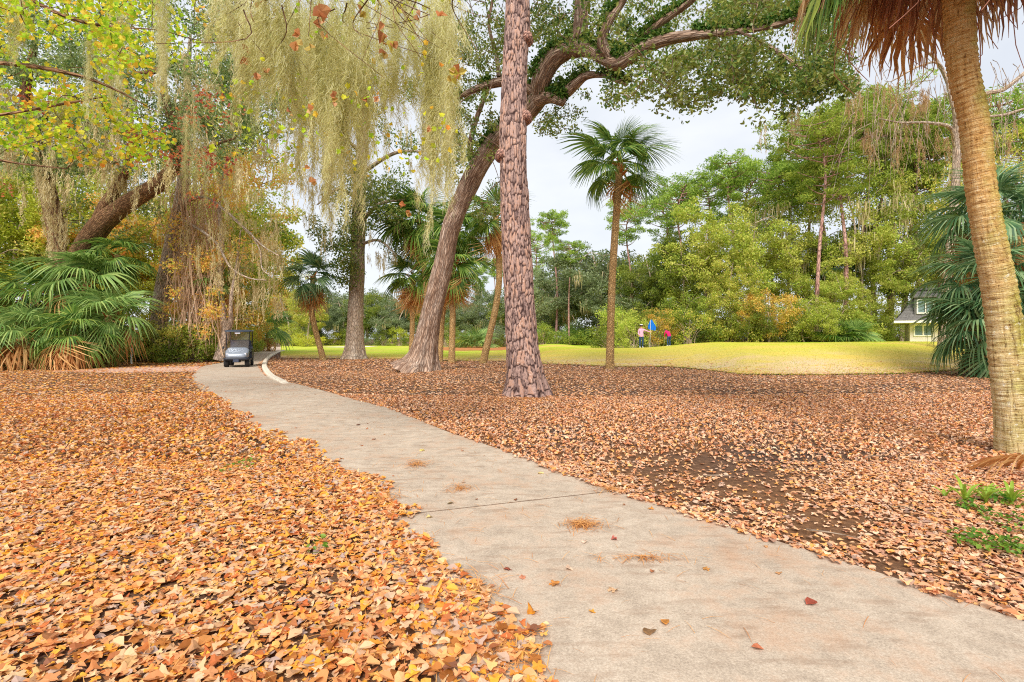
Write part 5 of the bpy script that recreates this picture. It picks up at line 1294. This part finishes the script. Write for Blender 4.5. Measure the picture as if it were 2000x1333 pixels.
# left side woods behind the path
LW = 'woods on the outer side of the path'
for px, top, d, k, m, lab in [
    (-20, 300, 40, 0, M_mixw, 'mixed yellow tree behind the palm thicket at the edge'), (60, 300, 42, 1, M_lim, 'light green tree behind the palm thicket'), (10, 220, 46, 2, M_grn, 'tall green tree behind the thicket at the edge'), (140, 260, 47, 0, M_yel, 'tall yellow green tree seen inside the dark oak fork'), (230, 330, 44, 1, M_mix, 'golden tree under the thick dark oak limb'), (450, 380, 52, 2, M_mix, 'peach gold tree above the cart'),
    (250, 430, 42, 2, M_lim, 'light green tree seen between the dark oak and the vine-wrapped trunk'), (300, 360, 46, 0, M_yel, 'yellow green tree behind the vine-wrapped trunk'),
    (470, 320, 48, 1, M_mixw, 'tall mixed coloured tree above the golf cart'), (545, 400, 52, 2, M_org, 'orange tree beyond the path bend'), (400, 440, 40, 1, M_mix, 'pale golden tree behind the vine-wrapped trunk'),
    (600, 470, 62, 0, M_mixw, 'mixed tree where the woods meet the fairway'), (505, 440, 44, 1, M_yel, 'yellow green tree over the path bend'), (420, 400, 44, 2, M_mixw, 'golden green tree behind the forked trunk')]:
    plant('broadleaf_tree', BROAD[k], px, d, tall(top, d, 15), m, lab, 'tree', LW)
for px, top, d, k, m, lab in [
    (440, 180, 46, 0, M_yel, 'tall airy mossy tree above the golf cart'), (520, 260, 50, 1, M_yel, 'moss hung open tree above the path bend'), (565, 330, 56, 0, M_mixw, 'moss hung tree at the end of the woods'), (395, 250, 40, 1, M_mixw, 'moss hung tree behind the vine-wrapped trunk'), (210, 200, 44, 0, M_yel, 'tall thin leaved tree behind the dark oak')]:
    plant('mossy_tree', OPEN[k], px, d, tall(top, d, 18), m, lab, 'tree', LW)
for px, top, d, k, m, lab in [
    (480, 560, 46, 0, M_org, 'small orange tree beside the far path'), (545, 570, 60, 1, M_lim, 'small lime tree at the far end of the path'), (590, 590, 72, 0, M_yel, 'small yellow tree where the fairway begins'), (505, 590, 50, 1, M_mixw, 'small mixed tree beside the far path'), (385, 560, 38, 0, M_mixw, 'small tree tangled in vines left of the cart'), (330, 590, 37, 1, M_grn, 'small green tree under the vine-wrapped trunk'), (20, 560, 36, 0, M_grn, 'small green tree behind the palms at the edge')]:
    plant('small_tree', LOW[k], px, d, tall(top, d, 7.5), m, lab, 'tree', 'small trees along the path')
ub = 'undergrowth bushes beside the path'
for i, (px, d, s, m) in enumerate([(300, 33, .9, M_grn), (330, 32, .8, M_mixw), (360, 32.5, .9, M_grn), (390, 33, 1.0, M_grn), (412, 34, .9, M_grn), (345, 34.5, 1.2, M_mixw), (270, 33, 1.0, M_mixw), (470, 44, .9, M_lim), (490, 50, 1, M_grn), (520, 62, 1.2, M_lim), (545, 74, 1.3, M_grn), (575, 84, 1.4, M_lim), (505, 56, 1, M_lim), (30, 31, 1, M_grn), (110, 30, .9, M_grn), (200, 30, .9, M_grn), (455, 40, .9, M_lim), (250, 35, 1.4, M_lim), (400, 38, 1.3, M_mixw), (560, 92, 1.4, M_yel), (600, 96, 1.4, M_lim)]):
    plant('bush', BUSH[i % 3], px, d, s, m, 'leafy bush in the undergrowth between palm thicket and fairway', 'bush', ub)
# bare hanging twigs and moss in front of the pines at the upper right
b = gp(1835, 30); org = np.array([b[0], b[1], float(gh(*b))])
tw = thing('bare_tree', 'leafless tree behind the leaning palm with drooping twigs and brown moss against the sky', 'tree', tuple(org))
sk = []
for i, L in enumerate(([(1842, 690, 30, 20), (1850, 560, 30, 17), (1862, 420, 30, 15), (1868, 300, 30, 12), (1862, 200, 29.5, 8), (1830, 120, 29, 6), (1790, 90, 28, 4)],
                       [(1866, 290, 30, 8), (1855, 250, 29.5, 7), (1810, 240, 29, 5), (1760, 240, 28.5, 4), (1715, 232, 28, 2)],
                       [(1864, 260, 30, 8), (1915, 190, 30, 8), (1960, 175, 30, 8), (2005, 140, 30, 7), (2060, 100, 30, 5)],
                       [(1862, 210, 29.5, 6), (1838, 130, 29, 5), (1800, 128, 28, 4), (1740, 160, 28, 2)],
                       [(1868, 330, 30, 6), (1900, 240, 30, 6), (1960, 225, 30, 5), (2010, 210, 30, 3)])):
    P, R, (V, Fs, A) = ptube(L, 50, 10, .02, 110 + i, org); MB().add(V, Fs, 0, A).build('trunk' if i == 0 else 'limb', M_graybark, tw, smooth=True); sk.append(P)
mb = MB()
for i in range(120):
    px = rng.uniform(1650, 1850) if i % 3 else rng.uniform(1900, 2000); py = rng.uniform(110, 260); d = rng.uniform(26, 30); dx = rng.normal(0, 30)
    q = [at(px, py, d), at(px + dx * .5, py + rng.uniform(10, 50), d), at(px + dx, py + rng.uniform(50, 150), d + rng.normal(0, .4))]
    V, Fs, A = tube(spline(q, 8) - org, np.linspace(.022, .006, 8), 4, cap=False); mb.add(V, Fs, 0, A)
mb.build('twigs', M_graybark, tw)
M_mossb = leafmat('brown_moss', [(156, 120, 80), (184, 148, 106), (200, 170, 130), (176, 148, 84)], .4, .3, .4, 1.0, .8, spec=.1)
for i in range(46):
    px = rng.uniform(1660, 1860) if i % 4 else rng.uniform(1900, 1990); py = rng.uniform(140, 290); d = rng.uniform(27, 30)
    o_ = put('moss', MF[i % 4], tw, tuple(at(px, py, d) - org), (0, 0, i), rng.uniform(.45, .85)); o_.material_slots[0].link = 'OBJECT'; o_.material_slots[0].material = M_mossb
# ------------------------------------------------------------------ house behind the shaggy palms
M_stucco = plain('cream_stucco', (226, 212, 194), .9, .1, var=.08, scale=3)
M_shingle = plain('grey_shingles', (112, 108, 104), .9, .1, var=.3, scale=8)
M_trim = plain('cream_trim', (244, 238, 222), .6, .2, var=.05)
M_glass = NT('window_glass').surf(lin(120, 140, 140), .12, None, .6)
M_dark = plain('dark_shutter', (110, 120, 112), .6, .3)
hd = 45.0
hx0, hx1 = (1777 - CX) / F * hd, (2030 - CX) / F * hd
hz = float(gh(hx0, hd)) - .1
house = thing('house', 'cream stucco house with a steep grey shingled roof half hidden by shaggy palms', 'house', (hx0, hd, hz), math.radians(-35))
Wd, Dp = hx1 - hx0, 8.0
we = at(0, 630, hd)[2] - hz; rt = at(0, 567, hd)[2] - hz
mb = MB(); box(mb, (Wd / 2, Dp / 2, we / 2), (Wd, Dp, we)); mb.build('wall', M_stucco, house)
mb = MB(); box(mb, (Wd / 2, Dp / 2, we + .03), (Wd + 2.3, Dp + 2.3, .2)); mb.build('eave', M_trim, house)
nC = 9; hh = (rt - we - .12) / nC                                        # mansard: nine stepped courses of shingles
for k in range(nC):
    f0 = 1.1 - 1.75 * (k / nC) ** .8; f1 = 1.1 - 1.75 * ((k + 1) / nC) ** .8
    z0 = we + .13 + k * hh; mb = MB()
    a, c = f0 + .06, f1
    lo = np.array([[-a, -a, z0], [Wd + a, -a, z0], [Wd + a, Dp + a, z0], [-a, Dp + a, z0]]); hi = np.array([[-c, -c, z0 + hh + .04], [Wd + c, -c, z0 + hh + .04], [Wd + c, Dp + c, z0 + hh + .04], [-c, Dp + c, z0 + hh + .04]])
    mb.add(np.vstack([lo, hi]), [np.array([[0, 1, 5, 4], [1, 2, 6, 5], [2, 3, 7, 6], [3, 0, 4, 7], [0, 3, 2, 1]])]); mb.build('shingle_course', M_shingle, house)
mb = MB(); box(mb, (Wd / 2, Dp / 2, rt + .08), (Wd - .8, Dp - .8, .14)); mb.build('roof_cap', M_shingle, house)
def window(cx, y, z0, w, h, depth=.12):
    mb = MB()
    for (x_, z_, sx_, sz_) in ((cx, z0 + .04, w, .1), (cx, z0 + h - .04, w, .1), (cx - w / 2 + .05, z0 + h / 2, .1, h - .18), (cx + w / 2 - .05, z0 + h / 2, .1, h - .18), (cx, z0 + h / 2, .07, h - .18)):
        box(mb, (x_, y, z_), (sx_, depth, sz_))
    w_ = mb.build('window', M_trim, house)
    for s_ in (-1, 1):
        mb = MB(); box(mb, (cx + s_ * w / 4, y + .01, z0 + h / 2), (w / 2 - .16, .02, h - .2)); mb.build('pane', M_glass, w_)
window((1803 - 1777) / F * hd * .78, -.03, at(0, 657, hd)[2] - hz, 1.3, 1.0)
window((1860 - 1777) / F * hd * .8, -.03, at(0, 657, hd)[2] - hz, 1.3, 1.0)
for px in (1801, 1880):                                                  # dormers standing out of the mansard
    cx = (px - 1777) / F * hd * .95; z0 = we + .5; w, h = 1.5, 1.6
    mb = MB(); box(mb, (cx, .35, z0 + h / 2), (w, 2.2, h)); dm = mb.build('dormer', M_shingle, house)
    mb = MB(); box(mb, (cx, .30, z0 + h + .06), (w + .25, 2.5, .12)); mb.build('dormer_roof', M_shingle, house)
    window(cx, -.78, z0 + .22, 1.2, 1.2)

# ------------------------------------------------------------------ golf cart
M_cart = plain('cart_body_silver', (146, 152, 162), .3, .6, .3, var=.05)
M_black = plain('black_plastic', (34, 36, 44), .5, .4)
M_roof = plain('cart_roof_black', (40, 50, 64), .35, .5)
M_seat = plain('seat_vinyl', (60, 66, 84), .5, .4)
M_tyre = plain('tyre_rubber', (44, 42, 42), .85, .2)
M_rim = plain('wheel_rim', (176, 172, 164), .35, .5, .5)
M_lamp = plain('lamp_lens', (206, 206, 214), .15, .7)
t = NT('clear_windshield'); gl = t.n('ShaderNodeBsdfTransparent'); gl.inputs[0].default_value = (.86, .89, .92, 1); gs = t.n('ShaderNodeBsdfGlossy', Roughness=.08); ms = t.n('ShaderNodeMixShader'); ms.inputs[0].default_value = .14
t.l(gl.outputs[0], ms.inputs[1]); t.l(gs.outputs[0], ms.inputs[2]); t.l(ms.outputs[0], t.out.inputs['Surface']); M_wind = t.m
cx, cy = gp(467.5, 26.8)
cart = thing('golf_cart', 'dark golf cart with a silver grey nose on the path bend', 'golf cart', (cx, cy, float(gh(cx, cy)) + .032), math.radians(21))
def loft(sections, mat, name, parent, smooth=True):
    """closed rings (same count) joined into one skin"""
    k = len(sections[0]); V = np.concatenate([np.array(s_) for s_ in sections]); n = len(sections)
    i = np.arange(n - 1)[:, None] * k; j = np.arange(k)[None]; j2 = (j + 1) % k
    Q = np.stack([i + j, i + j2, i + k + j2, i + k + j], 2).reshape(-1, 4)
    return MB().add(V, [Q, np.array([list(range(k))[::-1]]), np.array([[(n - 1) * k + a for a in range(k)]])]).build(name, mat, parent, smooth)
def rrect(w, h, y, zc, r=.25, m=20, yb=0.0):
    th = np.linspace(0, 2 * np.pi, m, endpoint=False); e = .45
    return np.column_stack([w / 2 * np.sign(np.cos(th)) * np.abs(np.cos(th)) ** e, np.full(m, y) + yb * np.sin(th), zc + h / 2 * np.sign(np.sin(th)) * np.abs(np.sin(th)) ** e])
# the cart faces -Y: nose at y = -1.15
loft([rrect(.60, .16, -1.20, .52), rrect(.86, .26, -1.15, .55), rrect(1.02, .36, -1.0, .60), rrect(1.08, .46, -.8, .66), rrect(1.06, .54, -.6, .70), rrect(.98, .56, -.48, .74)], M_cart, 'front_cowl', cart)
loft([rrect(.9, .12, -1.24, .42), rrect(1.12, .15, -1.20, .42), rrect(1.14, .16, -1.08, .42), rrect(1.1, .12, -.95, .42)], M_black, 'bumper', cart)
mb = MB(); box(mb, (0, .1, .36), (1.1, 2.2, .08)); box(mb, (0, .75, .58), (1.12, .9, .36)); box(mb, (0, -1.0, .3), (.34, .3, .12)); mb.build('chassis', M_black, cart)
mb = MB(); box(mb, (0, -.42, .86), (1.04, .2, .2), taper=(.95, .6)); mb.build('dashboard', M_black, cart)
sw = MB(); th = np.linspace(0, 2 * np.pi, 20)
V, Fs, A = tube(np.column_stack([.3 + .17 * np.cos(th), -.28 + .06 * np.sin(th), 1.0 + .16 * np.sin(th)]), .016, 6); sw.add(V, Fs); V, Fs, A = tube(np.array([[.3, -.45, .8], [.3, -.28, 1.0]]), .02, 6); sw.add(V, Fs); sw.build('steering_wheel', M_black, cart)
for nm, c_, s_, tp in (('seat', (0, .42, .82), (1.02, .5, .14), (.96, .92)), ('seat_back', (0, .72, 1.12), (1.02, .12, .44), (.95, .8))):
    mb = MB(); box(mb, c_, s_, taper=tp); mb.build(nm, M_seat, cart)
loft([rrect(1.10, .05, -.72, 1.80), rrect(1.2, .10, -.66, 1.82), rrect(1.2, .12, 0, 1.85), rrect(1.2, .12, .8, 1.85), rrect(1.14, .06, .98, 1.82)], M_roof, 'roof', cart)
for sx_ in (-1, 1):
    V, Fs, A = tube(np.array([[sx_ * .5, -.5, .92], [sx_ * .52, -.56, 1.3], [sx_ * .53, -.6, 1.8]]), .022, 8); MB().add(V, Fs).build('roof_post', M_black, cart)
    V, Fs, A = tube(np.array([[sx_ * .5, .85, .7], [sx_ * .52, .86, 1.3], [sx_ * .53, .84, 1.8]]), .022, 8); MB().add(V, Fs).build('roof_post', M_black, cart)
    for wy in (-.82, .78):
        th = np.linspace(0, 2 * np.pi, 24, endpoint=False); pr = [(-.11, .14), (-.11, .20), (-.08, .235), (.08, .235), (.11, .20), (.11, .14)]
        rings = [np.column_stack([np.full(24, sx_ * .47 + a), wy + r__ * np.cos(th), .235 + r__ * np.sin(th)]) for a, r__ in pr]
        w_ = loft(rings, M_tyre, 'wheel', cart)
        rings = [np.column_stack([np.full(24, sx_ * (.47 + a)), wy + r__ * np.cos(th), .235 + r__ * np.sin(th)]) for a, r__ in ((.06, .05), (.10, .135), (.118, .145), (.105, .09), (.125, .03))]
        loft(rings, M_rim, 'rim', w_)
        rings = [np.column_stack([np.full(24, sx_ * (.47 - a)), wy + r__ * np.cos(th), .235 + r__ * np.sin(th)]) for a, r__ in ((.0, .05), (.08, .135), (.112, .145), (.1, .09), (.108, .03))]
        loft(rings, M_black, 'wheel_hub', w_)
    mb = MB(); box(mb, (sx_ * .36, -1.075, .66), (.2, .08, .09), rz=-sx_ * .35); mb.build('headlight', M_lamp, cart)
    V, Fs, A = tube(np.array([[sx_ * .52, -.55, 1.0], [sx_ * .64, -.56, .98]]), .012, 6); mm = MB().add(V, Fs); box(mm, (sx_ * .66, -.56, .98), (.06, .05, .12)); mm.build('side_mirror', M_black, cart)
wv = np.array([[-.49, -.53, .94], [.49, -.53, .94], [.50, -.62, 1.76], [-.50, -.62, 1.76]])
MB().add(np.vstack([wv, wv + [0, .008, 0]]), [np.array([[0, 1, 2, 3], [7, 6, 5, 4], [0, 4, 5, 1], [1, 5, 6, 2], [2, 6, 7, 3], [3, 7, 4, 0]])]).build('windshield', M_wind, cart)
mb = MB(); box(mb, (0, -.585, 1.36), (.98, .03, .025)); mb.build('windshield_bar', M_black, cart)
mb = MB(); box(mb, (0, -.66, 1.73), (.24, .03, .08)); mb.build('roof_plate', M_lamp, cart)
mb = MB(); box(mb, (0, -1.255, .34), (.24, .03, .13)); mb.build('number_plate', M_seat, cart)
mb = MB(); box(mb, (0, 1.05, .75), (.9, .3, .5), taper=(.9, .9)); mb.build('bag_well', M_black, cart)

# ------------------------------------------------------------------ golfers and flag
M_skin = plain('skin', (214, 160, 130), .6, .3, var=.04)
M_pink = plain('pink_sweater', (226, 170, 196), .85, .1, var=.08)
M_redc = plain('raspberry_jacket', (214, 36, 100), .8, .1, var=.08)
M_jean = plain('blue_jeans', (52, 76, 110), .85, .1, var=.15)
M_white = plain('white_cloth', (228, 226, 220), .7, .2, var=.04)
M_hair = plain('brown_hair', (84, 60, 46), .7, .2)
M_visor = plain('dark_band', (40, 36, 40), .6, .2)
def body(joints, edges, parent, name='body'):
    me = bpy.data.meshes.new('skel'); keys = list(joints)
    me.from_pydata([joints[k][:3] for k in keys], [(keys.index(a), keys.index(b)) for a, b in edges], [])
    ob = bpy.data.objects.new('skel', me); COL.objects.link(ob)
    md = ob.modifiers.new('s', 'SKIN')
    for i, k in enumerate(keys): me.skin_vertices[0].data[i].radius = (joints[k][3], joints[k][4] if len(joints[k]) > 4 else joints[k][3]); me.skin_vertices[0].data[i].use_root = (i == 0)
    sb = ob.modifiers.new('d', 'SUBSURF'); sb.levels = sb.render_levels = 2
    bpy.context.view_layer.update()
    m2 = bpy.data.meshes.new_from_object(ob.evaluated_get(bpy.context.evaluated_depsgraph_get()))
    bpy.data.objects.remove(ob); m2.name = name; m2.materials.clear()
    return m2
def person(label, loc, rz, J, E, paint, mats, group, scale=1.0):
    o = thing('person', label, 'person', loc, rz, group, scale)
    m = body(J, E, o)
    for mt in mats: m.materials.append(mt)
    for p in m.polygons: p.material_index = paint(p.center); p.use_smooth = True
    put('body', m, o); return o
def ball(c, r, mat, name, parent, sz=(1, 1, 1), zmin=-1.0):
    P = np.linspace(-1, 1, 14); P = P[P >= zmin]; th = np.linspace(0, 2 * np.pi, 18, endpoint=False)
    rings = [np.column_stack([c[0] + r * sz[0] * math.sqrt(max(1e-4, 1 - z * z)) * np.cos(th), c[1] + r * sz[1] * math.sqrt(max(1e-4, 1 - z * z)) * np.sin(th), np.full(18, c[2] + r * sz[2] * z)]) for z in P]
    return loft(rings, mat, name, parent)
def arm_hand(J, E, tag_, sh, el, wr, tipdir):
    J[tag_ + 'e'] = (*el, .042); J[tag_ + 'w'] = (*wr, .03); E += [(sh, tag_ + 'e'), (tag_ + 'e', tag_ + 'w')]
    tip = np.array(tipdir); side = norm(np.cross(tip, [0.3, 1, .2]))
    J[tag_ + 'p'] = (*(np.array(wr) + tip * .06), .034); E.append((tag_ + 'w', tag_ + 'p'))
    for q, s_ in enumerate((-.03, -.01, .01, .03)):
        J[tag_ + 'f%d' % q] = (*(np.array(wr) + tip * (.15 + .01 * (q in (1, 2))) + side * s_ + [0, 0, -.02]), .010); E.append((tag_ + 'p', tag_ + 'f%d' % q))
    J[tag_ + 't'] = (*(np.array(wr) + tip * .07 + side * .05 + [0, 0, .03]), .011); E.append((tag_ + 'w', tag_ + 't'))
# the one in pink, seen from behind, one arm stretched out to the flagstick
J = {'pel': (0, 0, .92, .15, .12), 'wst': (0, 0, 1.08, .14, .11), 'chs': (0, .01, 1.28, .17, .12), 'nkb': (0, 0, 1.43, .075), 'nk': (0, -.01, 1.50, .05), 'hd': (0, -.02, 1.60, .09, .10), 'hdt': (0, -.02, 1.68, .075),
     'sl': (-.17, 0, 1.38, .07), 'sr': (.17, 0, 1.38, .07), 'hl': (-.09, 0, .86, .105), 'kl': (-.10, -.02, .48, .065), 'al': (-.10, .02, .10, .045), 'tl': (-.11, -.13, .04, .04), 'hr': (.09, 0, .86, .105), 'kr': (.10, -.02, .48, .065), 'ar': (.10, .02, .10, .045), 'tr': (.11, -.13, .04, .04)}
E = [('pel', 'wst'), ('wst', 'chs'), ('chs', 'nkb'), ('nkb', 'nk'), ('nk', 'hd'), ('hd', 'hdt'), ('chs', 'sl'), ('chs', 'sr'), ('pel', 'hl'), ('hl', 'kl'), ('kl', 'al'), ('al', 'tl'), ('pel', 'hr'), ('hr', 'kr'), ('kr', 'ar'), ('ar', 'tr')]
arm_hand(J, E, 'L', 'sl', (-.24, -.05, 1.10), (-.20, -.2, .95), (.3, -.7, -.6))
arm_hand(J, E, 'R', 'sr', (.42, -.03, 1.26), (.62, -.05, 1.20), (1, 0, .05))
px1 = at(1252.5, 681, 38.6)
def paint1(c):
    if c.z > 1.46: return 3
    if c.x > .60: return 3
    if c.x < -.14 and c.z < .97 and c.y < -.17: return 3
    if c.z > .86: return 0
    return 1 if c.z > .12 else 2
o = person('golfer in a pale pink sweater and jeans stretching an arm to the blue flag', (px1[0], 38.6, float(gh(px1[0], 38.6))), 0.0, J, E, paint1, (M_pink, M_jean, M_white, M_skin), 'golfers on the mound', 1.02)
ball((0, -.01, 1.63), .115, M_hair, 'hair', o, (1, 1.05, 1.0), -.35)
ball((0, -.02, 1.69), .125, M_white, 'cap', o, (1, 1.05, .62), 0.05)
mb = MB(); box(mb, (.0, -.02, 1.695), (.245, .26, .03)); mb.build('cap_band', M_visor, o)
# the one in red, bending forward over the green
J = {'pel': (0, .10, .86, .14, .12), 'wst': (0, .02, 1.0, .13, .11), 'chs': (0, -.12, 1.14, .165, .12), 'nkb': (0, -.24, 1.23, .07), 'nk': (0, -.30, 1.26, .05), 'hd': (0, -.39, 1.29, .09, .1), 'hdt': (0, -.45, 1.33, .07),
     'sl': (-.17, -.17, 1.19, .065), 'sr': (.17, -.17, 1.19, .065), 'hl': (-.09, .10, .82, .10), 'kl': (-.10, .0, .46, .062), 'al': (-.10, .06, .10, .045), 'tl': (-.11, -.1, .04, .04), 'hr': (.09, .10, .82, .10), 'kr': (.12, -.02, .46, .062), 'ar': (.12, .06, .10, .045), 'tr': (.13, -.1, .04, .04)}
E = [('pel', 'wst'), ('wst', 'chs'), ('chs', 'nkb'), ('nkb', 'nk'), ('nk', 'hd'), ('hd', 'hdt'), ('chs', 'sl'), ('chs', 'sr'), ('pel', 'hl'), ('hl', 'kl'), ('kl', 'al'), ('al', 'tl'), ('pel', 'hr'), ('hr', 'kr'), ('kr', 'ar'), ('ar', 'tr')]
arm_hand(J, E, 'L', 'sl', (-.2, -.26, .95), (-.1, -.34, .74), (.2, -.2, -.9)); arm_hand(J, E, 'R', 'sr', (.2, -.26, .95), (.1, -.34, .74), (-.2, -.2, -.9))
px2 = at(1306, 677, 41.0)
def paint2(c):
    if c.y < -.30 and c.z > 1.18: return 3
    if c.y < -.29 and c.z < .78: return 3
    if c.z > .84 or (c.y < -.1 and c.z > .7): return 0
    return 1 if c.z > .12 else 2
o = person('golfer in a raspberry red jacket and jeans bending forward beyond the mound', (px2[0], 41.0, float(gh(px2[0], 41.0))), math.radians(205), J, E, paint2, (M_redc, M_jean, M_white, M_skin), 'golfers on the mound', 1.0)
ball((0, -.40, 1.32), .112, M_hair, 'hair', o, (1, 1.1, 1.0), -.3)
# putter held by the bending golfer
ob_ = thing('golf_club', 'thin golf club held by the bending golfer in red', 'golf club', (px2[0] + .02, 41.0, float(gh(px2[0], 41.0))), math.radians(205))
V, Fs, A = tube(np.array([[0, -.38, .78], [.02, -.62, .04]]), np.array([.012, .008]), 6); MB().add(V, Fs).build('shaft', M_rim, ob_); mb = MB(); box(mb, (.05, -.63, .02), (.12, .03, .035)); mb.build('club_head', M_rim, ob_)
# flag
fx = at(1271, 672, 38.5)
M_flag = plain('blue_flag', (24, 110, 206), .7, .2, var=.1, scale=4)
fl = thing('golf_flag', 'blue golf flag drooping from its thin pale stick beside the pink-clothed golfer', 'flag', (fx[0], 38.55, float(gh(fx[0], 38.55))))
zt = at(0, 625, 38.5)[2] - float(gh(fx[0], 38.55))
V, Fs, A = tube(np.array([[-.06, 0, 0], [.0, 0, zt]]), .014, 8); MB().add(V, Fs).build('flagstick', M_white, fl)
u, v = np.meshgrid(np.linspace(0, 1, 12), np.linspace(0, 1, 14)); wdt = .12 + .5 * np.minimum(1, v * 1.5) * (1 - .55 * np.clip(v - .75, 0, 1) * 4 * .25)
V = np.dstack([.02 + (u - .35) * wdt, .06 * np.sin(u * 9) * (.3 + v), zt - .02 - v * .72 + .12 * (u - .4) ** 2 - .16 * v * (u - .3)]).reshape(-1, 3)
k = np.arange(168).reshape(14, 12); Q = np.stack([k[:-1, :-1], k[:-1, 1:], k[1:, 1:], k[1:, :-1]], 2).reshape(-1, 4)
MB().add(np.vstack([V, V + [0, .012, 0]]), [Q, Q[:, ::-1] + 168]).build('cloth', M_flag, fl, smooth=True)

# ------------------------------------------------------------------ small things
px = at(257, 712, 30)
st_ = MB(); box(st_, (0, 0, .42), (.075, .05, .95)); box(st_, (0, 0, .92), (.075, .05, .06), taper=(.3, .3))
so = st_.build('marker_stake', M_white); so.location = (px[0], 30, 0); tag(so, 'short white marker stake at the edge of the palm thicket', 'stake')
mb = MB(); V, Fs, A = tube(spline([[-.9, 0, .18], [-.2, .15, .26], [.5, .05, .2], [1.1, .2, .12]], 16), np.linspace(.14, .09, 16), 9, .05, 3); mb.add(V, Fs, 0, A); V, Fs, A = tube(spline([[-.3, -.3, .1], [.4, -.2, .16], [1.2, -.35, .1]], 12), np.linspace(.10, .06, 12), 8, .04, 4); mb.add(V, Fs, 0, A)
lo_ = mb.build('log_pile', M_graybark, smooth=True); x, y = gp(1895, 21.2); lo_.location = (x, y - .8, float(gh(x, y - .8))); tag(lo_, 'grey fallen palm stems lying under the shaggy palms', 'log')
# weeds by the leaning palm
M_weed = leafmat('weed_leaves', [(70, 116, 30), (104, 146, 44), (140, 170, 64), (90, 130, 40)], .45, 3, .3, 1.0, .4, spec=.4)
M_strap = leafmat('strap_leaves', [(120, 160, 40), (150, 180, 60), (170, 190, 90)], .45, 3, .3, 1.1, .4, spec=.4)
def strap_plant(px, py, n, L, label):
    d = 1500 / (py - HY); x = (px - CX) / F * d; o = thing('weed', label, 'plant', (x, d, float(gh(x, d))), 0, 'green weeds by the leaning palm')
    for i in range(n):
        a = i * 2.4 + rng.normal(0, .3); l = L * rng.uniform(.6, 1.1); s_ = np.linspace(0, 1, 8); ou = .55 * l * s_ ** 1.3; z = l * (s_ - .45 * s_ ** 2.4)
        w = .012 * np.sin(np.pi * np.clip(s_ * .9 + .1, 0, 1)) ** .6 + .002; c = np.column_stack([ou * math.cos(a), ou * math.sin(a), z]); q = np.array([-math.sin(a), math.cos(a), 0])
        V = np.empty((24, 3)); V[0::3] = c - q * w[:, None] + [0, 0, .008]; V[1::3] = c; V[2::3] = c + q * w[:, None] + [0, 0, .008]; k = np.arange(7) * 3
        MB().add(V, [np.stack([k, k + 1, k + 4, k + 3], 1), np.stack([k + 1, k + 2, k + 5, k + 4], 1)]).build('leaf', M_strap, o, smooth=True)
strap_plant(1885, 985, 9, .36, 'strap leaved weed with arching blades in the russet leaves')
strap_plant(1925, 985, 10, .32, 'denser strap leaved weed next to the low green patch')
strap_plant(1845, 975, 4, .2, 'small sprig with a few arching blades beside the strap leaved weed')
strap_plant(1975, 990, 9, .36, 'strap leaved weed by the dead palm frond')
WL = (np.array([(0, -.5, 0), (.3, -.1, .08), (.26, .25, .06), (0, .5, -.06), (-.26, .25, .06), (-.3, -.1, .08)]), [np.array([[0, 1, 2, 3], [0, 3, 4, 5]])])
for px, py, rx, ry, n, lab in ((1960, 985, .16, .12, 130, 'round leaved green weed under the dead frond'), (1920, 1070, .2, .1, 120, 'low bright green weed patch nearest the path'), (1990, 1035, .2, .14, 120, 'green weed patch at the picture edge'), (1985, 1085, .16, .08, 80, 'small green weed patch below the others at the edge'), (1900, 1000, .1, .06, 70, 'few round green leaves between the strap leaved weeds'), (470, 915, .16, .2, 46, 'tiny green seedlings among the golden leaves by the path bend'), (620, 1080, .06, .06, 16, 'lone green sprig in the golden leaves')):
    d = 1500 / (py - HY); x = (px - CX) / F * d; r = np.sqrt(rng.random(n)); a = rng.uniform(0, 6.28, n)
    P = np.column_stack([x + rx * r * np.cos(a), d + ry * 2 * r * np.sin(a), 0 * r]); P[:, 2] = gh(P[:, 0], P[:, 1]) + .03 + (rng.random(n) * .11 * (1 - .6 * r))
    V, Fs = scatter(WL[0], WL[1], P, frames(np.column_stack([rng.normal(0, .5, n), rng.normal(0, .5, n), np.ones(n)])), rng.uniform(.03, .055, n))
    tag(MB().add(V, Fs).build('weed_patch', M_weed), lab, 'plant', 'green weeds by the leaning palm' if px > 1000 else None, kind='stuff')
d = 5.6; x = (1985 - CX) / F * d
df = put('dead_frond', frond_mesh('frond', M_dead, 991, nseg=30, droop=.3, fold=.2, ragged=.1, tip=.5), None, (x + .55, d - .1, .16), (0.35, math.radians(-10), math.radians(170)), 1.05)
tag(df, 'dead tan palm frond lying at the foot of the leaning palm', 'palm frond')
n = 26                                                        # twigs on the ground
for i in range(n):
    dd = rng.uniform(3.5, 14); x = rng.uniform(-1, 1) * dd * .9
    if on_path(x, dd) or dd > lawn_d(x / dd): continue
    a = rng.uniform(0, 6.28); L = rng.uniform(.15, .45); q = [[0, 0, 0], [L * .5 * math.cos(a), L * .5 * math.sin(a), .02], [L * math.cos(a + .2), L * math.sin(a + .2), .0]]
    V, Fs, A = tube(spline(q, 7), np.linspace(.007, .003, 7), 5); o = MB().add(V, Fs, 0, A).build('twig', M_graybark); o.location = (x, dd, float(gh(x, dd)) + .05)
    tag(o, 'short fallen twig on the leaf bed', 'twig', 'fallen twigs on the leaf beds')

for o in list(COL.objects):                                    # fine masses nobody could count
    if o.parent is not None and o.name.split('.')[0] in ('moss', 'twigs', 'crown', 'limb_fern', 'hanging_vines', 'leaves', 'small_leaves', 'red_leaves', 'branches', 'limbs', 'stems', 'leaf_boots', 'flower_stalk'):
        o['kind'] = 'stuff'
